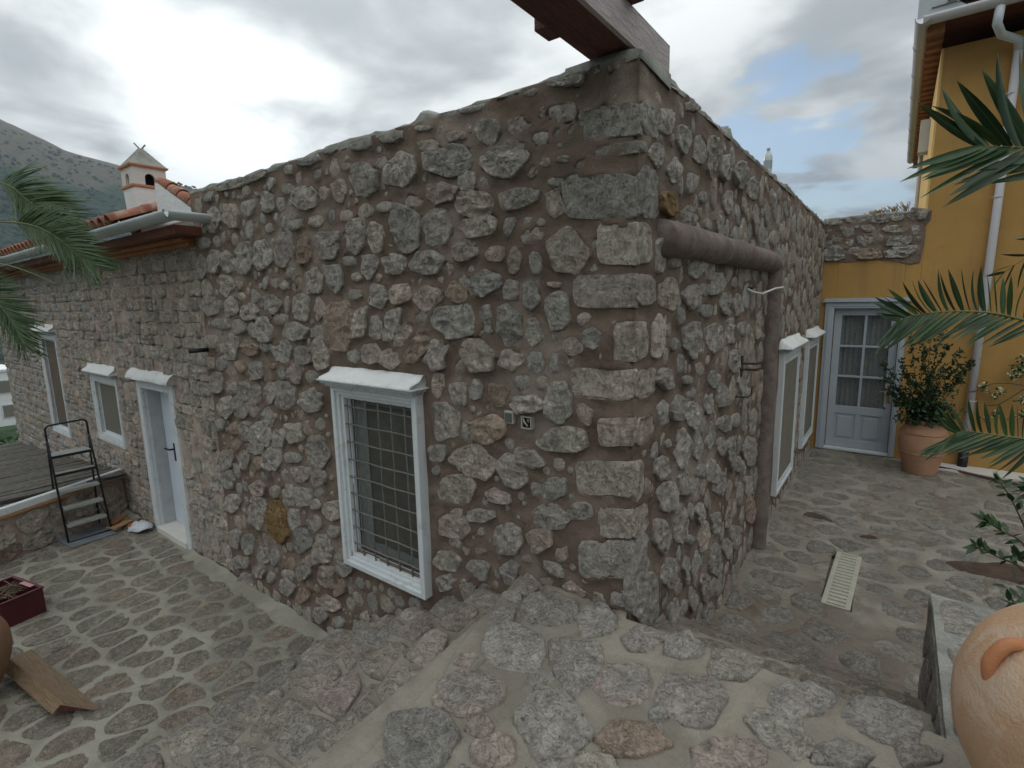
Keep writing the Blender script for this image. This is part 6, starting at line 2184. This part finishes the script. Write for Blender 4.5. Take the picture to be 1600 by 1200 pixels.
build('foliage', VV, FF, M['bush2'], vn, True, 'stuff')
build('flowers', fv, ff, M['flower'], vn, True, 'stuff')

# glossy shrub by the near jar
sh = thing('glossy_shrub', 'glossy dark-leaved shrub standing behind the pale terracotta jar', 'shrub', (1.95, 1.6, ZC))
st3 = MB()
lv = []
stem_ends = [((1.90, 1.6, -.5), (1.70, 1.6, .05), (1.57, 1.6, .36), (1.49, 1.6, .50)), ((1.90, 1.6, -.5), (1.66, 1.6, .10), (1.52, 1.58, .22), (1.455, 1.57, .26)), ((1.9, 1.6, -.4), (1.66, 1.6, -.02), (1.53, 1.58, .06), (1.43, 1.57, .10)),
             ((1.95, 1.6, -.5), (1.75, 1.6, .2), (1.66, 1.6, .42), (1.62, 1.6, .50)), ((1.95, 1.6, -.5), (1.8, 1.62, .2), (1.74, 1.6, .35), (1.70, 1.6, .40)), ((1.95, 1.6, -.5), (1.75, 1.6, -.1), (1.66, 1.6, .02), (1.60, 1.56, .10)),
             ((1.95, 1.6, -.5), (1.8, 1.6, 0), (1.72, 1.6, .15), (1.68, 1.58, .25)), ((1.95, 1.6, -.5), (1.85, 1.6, .3), (1.82, 1.6, .5), (1.8, 1.6, .6)), ((1.95, 1.6, -.6), (1.95, 1.6, 0.1), (1.95, 1.6, .4), (2.0, 1.6, .55))]
for se in stem_ends:
    C = catmull(se, 14)
    st3.tube([tuple(p) for p in C], [.007 - .004 * i / 14 for i in range(15)], 6)
    for k in range(6, 15):
        for _ in range(2 if k < 13 else 6):
            tan = (C[k] - C[k - 1]).normalized()
            lv.append((C[k], (rdir() * .9 + tan * .6).normalized(), random.uniform(.05, .085)))
for _ in range(60):
    lv.append((Vector((1.68 + random.gauss(0, .055), 1.55 + random.gauss(0, .06), -.17 + random.gauss(0, .055))), rdir(), random.uniform(.05, .08)))
st3.make('stems', M['stem'], sh, True)
for i, (p, d, ln) in enumerate(lv[:300]):
    up_ = (Vector((0, -.3, 1)) + rdir() * .5).normalized()
    a, f = leaf_geo(p, d, up_, ln, ln * .42)
    build('leaf', [tuple(v) for v in a], f, M['bush2'], sh, True)

# ================================================================== the land beyond
TR = 5200
naz, nr = 260, 74
rs = np.concatenate([[0], np.geomspace(14, 6500, nr - 1)])
def ridge_h(az):
    """height of the ridge 1200 m away; az measured from -x towards +y in degrees"""
    pts_ = [(-180, 40), (-90, 60), (-50, 150), (-25, 300), (-8, 400), (4, 360), (8, 330), (10.9, 297), (12.6, 282), (14.5, 266), (18.1, 248), (21, 236), (24.2, 219), (30, 190), (40, 140), (55, 80), (75, 40), (110, 10), (180, 40)]
    return np.interp(az, [p[0] for p in pts_], [p[1] for p in pts_])
V = []
AZ = np.linspace(-180, 180, naz, endpoint=False)
# denser angles where the hill is seen
AZ = np.sort(np.concatenate([np.linspace(-180, -5, 60, endpoint=False), np.linspace(-5, 45, 190, endpoint=False), np.linspace(45, 180, 50, endpoint=False)]))
naz = len(AZ)
cx0, cy0 = CAM_POS[0], CAM_POS[1]
A_, R_ = np.meshgrid(np.radians(AZ), rs, indexing='ij')
X_ = cx0 - R_ * np.cos(A_)
Y_ = cy0 + R_ * np.sin(A_)
near = -3.2 - np.clip((R_ - 16) / 60, 0, 1) * 12 - np.clip((R_ - 76) / 300, 0, 1) * 18
def sstep(x): x = np.clip(x, 0, 1); return x * x * (3 - 2 * x)
up_ = sstep((R_ - 330) / 900) ** 1.15
H_ = near + (ridge_h(np.degrees(A_)) + 33) * up_
q = np.column_stack([X_.ravel() / 170, Y_.ravel() / 170, np.zeros(X_.size)])
g_ = fbm(q, 5, 77, True).reshape(X_.shape)
g2 = fbm(q * 5, 3, 78).reshape(X_.shape)
H_ += g_ * 20 * sstep((R_ - 300) / 500) * (1 - .75 * np.exp(-((R_ - 1230) / 200) ** 2)) + g2 * 4 * sstep((R_ - 250) / 300)
H_ -= sstep((R_ - 1300) / 1500) * (ridge_h(np.degrees(A_)) * .8)
V = np.column_stack([X_.ravel(), Y_.ravel(), H_.ravel()])
nrr = len(rs)
F = []
for i in range(naz):
    i2 = (i + 1) % naz
    for j in range(nrr - 1):
        F.append((i * nrr + j, i2 * nrr + j, i2 * nrr + j + 1, i * nrr + j + 1))
def hill_mat():
    m, t, b = new_mat('scrub_hillside')
    v = t.n('ShaderNodeNewGeometry').outputs['Position']
    sp = t.n('ShaderNodeSeparateXYZ', i_0=v)
    hgt = sp.outputs[2]
    a = t.noise(v, .012, 6, .6, .4)
    b_ = t.noise(v, .055, 6, .65, .3)
    c_ = t.noise(v, .16, 4, .7)
    grass = t.mix(t.mr(b_, .4, .6), (.085, .082, .050), (.125, .108, .070))
    wood_ = t.mix(t.mr(c_, .35, .65), (.018, .038, .020), (.045, .075, .035))
    line = t.math('ADD', t.math('MULTIPLY', t.mr(hgt, 90.0, 230.0, 1.0, 0.0), .80), t.math('MULTIPLY', t.math('SUBTRACT', a, .5), 1.8))
    f1 = t.mr(line, .30, .50)
    bush_ = t.mr(t.math('ADD', t.math('MULTIPLY', b_, .5), t.math('MULTIPLY', c_, .5)), .53, .60)
    col = t.mix(bush_, grass, (.050, .058, .040))
    col = t.mix(f1, col, wood_)
    t.link(col, b.inputs['Base Color'])
    b.inputs['Roughness'].default_value = 1.0
    b.inputs['Specular IOR Level'].default_value = 0.05
    bump(t, b, c_, 4.0, .8)
    return m
M['hill'] = hill_mat()
struct(build('ground', V, F, M['hill'], None, True))

# trees and shrubs dotted on the lower slope, as one far-off mass
VV, FF, cnt = [], [], 0
rg2 = np.random.default_rng(5)
ico = []
def blob(c, r_):
    global cnt
    k = 6
    base_ = cnt
    for lat in (-.35, .35, .95):
        for j in range(k):
            a = 2 * math.pi * j / k + lat
            rr_ = r_ * math.sqrt(max(.05, 1 - lat * lat * .95)) * rg2.uniform(.75, 1.2)
            VV.append((c[0] + rr_ * math.cos(a), c[1] + rr_ * math.sin(a), c[2] + r_ * .8 * lat * rg2.uniform(.8, 1.2)))
    for s_ in range(2):
        for j in range(k):
            j2 = (j + 1) % k
            FF.append((base_ + s_ * k + j, base_ + s_ * k + j2, base_ + (s_ + 1) * k + j2, base_ + (s_ + 1) * k + j))
    FF.append(tuple(base_ + 2 * k + j for j in range(k)))
    cnt += 3 * k
for _ in range(5200):
    az = math.radians(rg2.uniform(4, 32)); R = rg2.uniform(420, 1060)
    wooded = R < 800
    if not wooded and rg2.random() < .72: continue
    x, y = cx0 - R * math.cos(az), cy0 + R * math.sin(az)
    near_ = -3.2 - min(max((R - 16) / 60, 0), 1) * 12 - min(max((R - 76) / 300, 0), 1) * 18
    u_ = min(max((R - 330) / 900, 0), 1); u_ = (u_ * u_ * (3 - 2 * u_)) ** 1.15
    hgt = near_ + (float(ridge_h(math.degrees(az))) + 33) * u_
    qq = np.array([[x / 170, y / 170, 0.]])
    s1 = min(max((R - 300) / 500, 0), 1); s1 = s1 * s1 * (3 - 2 * s1)
    hgt += float(fbm(qq, 5, 77, True)[0]) * 20 * s1 * (1 - .75 * math.exp(-((R - 1230) / 200) ** 2))
    blob((x, y, hgt + 1), rg2.uniform(2.5, 6.0) if wooded else rg2.uniform(1.2, 3.0))
M['far_tree'] = leaf_mat('far_tree_green', (.016, .034, .018, 1), (.040, .062, .032, 1), .95)
ft = build('hillside_trees', VV, FF, M['far_tree'], None, True, 'stuff')
tag(ft, 'scattered dark trees and scrub on the far hillside', 'trees')

# dry leaves and grit blown over the paving
VV, FF, cnt = [], [], 0
for i in range(420):
    k = random.random()
    if k < .5:
        p = Vector((random.uniform(.05, 3.2), random.uniform(1.2, 6.7), ZC + .008))
        if random.random() < .5: p.x = random.uniform(.03, .25)
    elif k < .8:
        p = Vector((random.uniform(-7.0, -2.6), -abs(random.gauss(0, .9)) - .03, ZT + .012))
    else:
        p = Vector((random.uniform(-.5, 1.2), random.uniform(-1.4, -.08), .014))
    big = random.random() < .35
    ln = random.uniform(.025, .05) if big and k < .8 else random.uniform(.006, .014)
    a, f = leaf_geo(p, Vector((random.gauss(0, 1), random.gauss(0, 1), .08)).normalized(), Vector((random.gauss(0, .25), random.gauss(0, .25), 1)).normalized(), ln, ln * .6)
    VV += [tuple(v) for v in a]; FF += [tuple(i_ + cnt for i_ in g) for g in f]; cnt += 7
lt = build('leaf_litter', VV, FF, M['dry'], None, True, 'stuff')
tag(lt, 'dry leaf bits and grit scattered over the paving', 'leaf litter')

# glimpse of the town past the end of the old house
def far_house(name, c, sx, sy, h, wall, roofm, label, flat=True):
    t = thing(name, label, 'house', c)
    x, y, z = c
    MB().box(x - sx, x + sx, y - sy, y + sy, z, z + h).make('wall', wall, t)
    if flat:
        MB().box(x - sx - .1, x + sx + .1, y - sy - .1, y + sy + .1, z + h, z + h + .25).make('parapet', wall, t)
    else:
        MB().face([(x - sx - .4, y - sy - .4, z + h), (x + sx + .4, y - sy - .4, z + h), (x + sx + .4, y, z + h + 1.6), (x - sx - .4, y, z + h + 1.6)]).face(
            [(x + sx + .4, y + sy + .4, z + h), (x - sx - .4, y + sy + .4, z + h), (x - sx - .4, y, z + h + 1.6), (x + sx + .4, y, z + h + 1.6)]).face(
            [(x + sx, y - sy, z + h), (x + sx, y + sy, z + h), (x + sx, y, z + h + 1.6)]).make('roof', roofm, t)
    for k in range(3):
        for fl_ in range(2 if h > 4 else 1):
            yy = y - sy + sy * 2 * (k + .5) / 3
            zz = z + 1.0 + fl_ * 2.8
            f_ = MB().box(x + sx, x + sx + .06, yy - .6, yy + .6, zz - .1, zz + 1.5).make('window', M['white'], t)
            MB().box(x + sx + .06, x + sx + .08, yy - .45, yy + .45, zz, zz + 1.35).make('pane', M['shutter'], f_)
    return t
far_house('white_house', (-84, 7.5, -11.5), 4, 3.8, 6.2, M['plaster_white'], M['tile'], 'white flat-roofed house down the slope past the old wall end')
far_house('tiled_house', (-44, 1.6, -9.3), 3, 2.2, 1.9, M['cream'], M['tile'], 'low house with red tiled roof just past the end of the reed roof', False)
def tree(c, h, r_, label, seed):
    t = thing('broadleaf_tree', label, 'tree', c)
    rr_ = random.Random(seed)
    MB().tube([c, (c[0] + .2, c[1], c[2] + h * .5), (c[0], c[1] + .1, c[2] + h * .8)], [.25, .18, .08], 8).make('trunk', M['bark'], t, True)
    V, F, cn = [], [], 0
    clumps = [Vector((rr_.gauss(0, .45), rr_.gauss(0, .45), rr_.gauss(0, .38))) for _ in range(26)]
    for _ in range(2600):
        cl = clumps[rr_.randrange(26)]
        d = Vector((rr_.gauss(0, 1), rr_.gauss(0, 1), rr_.gauss(0, 1))).normalized()
        p = Vector(c) + Vector((0, 0, h * .72)) + (cl + d * .28) * r_
        a, f = leaf_geo(p, d, Vector((rr_.gauss(0, 1), rr_.gauss(0, 1), 1)).normalized(), .34, .24)
        V += [tuple(v) for v in a]; F += [tuple(i + cn for i in g) for g in f]; cn += 7
    build('crown', V, F, M['bush2'], t, True)
tree((-56, 4.2, -14.5), 6.5, 2.6, 'rounded green tree between the white house and the red tiled roof', 3)
tree((-50, 6.5, -13.8), 5.0, 2.2, 'smaller dark tree against the end of the old stone wall', 4)

# ------------------------------------------------------------------ haze over the slope
hz = MB().box(-6400, 6400, -6400, 6400, -2.0, 0)
HZ_TOP, HZ_BOT = 460.0, -120.0
hb = MB().box(-6700, 6700, -6700, 6700, HZ_BOT, HZ_TOP)
hzm = bpy.data.materials.new('air_haze')
hzm.use_nodes = True
hzm.node_tree.nodes.clear()
ht = NT(hzm.node_tree)
ho = ht.n('ShaderNodeOutputMaterial')
hv = ht.n('ShaderNodeVolumePrincipled')
hv.inputs['Color'].default_value = (0.62, 0.74, 0.92, 1)
hv.inputs['Density'].default_value = 0.00028
ht.link(hv.outputs[0], ho.inputs['Volume'])
hob = hb.make('haze', hzm)
hob['kind'] = 'stuff'
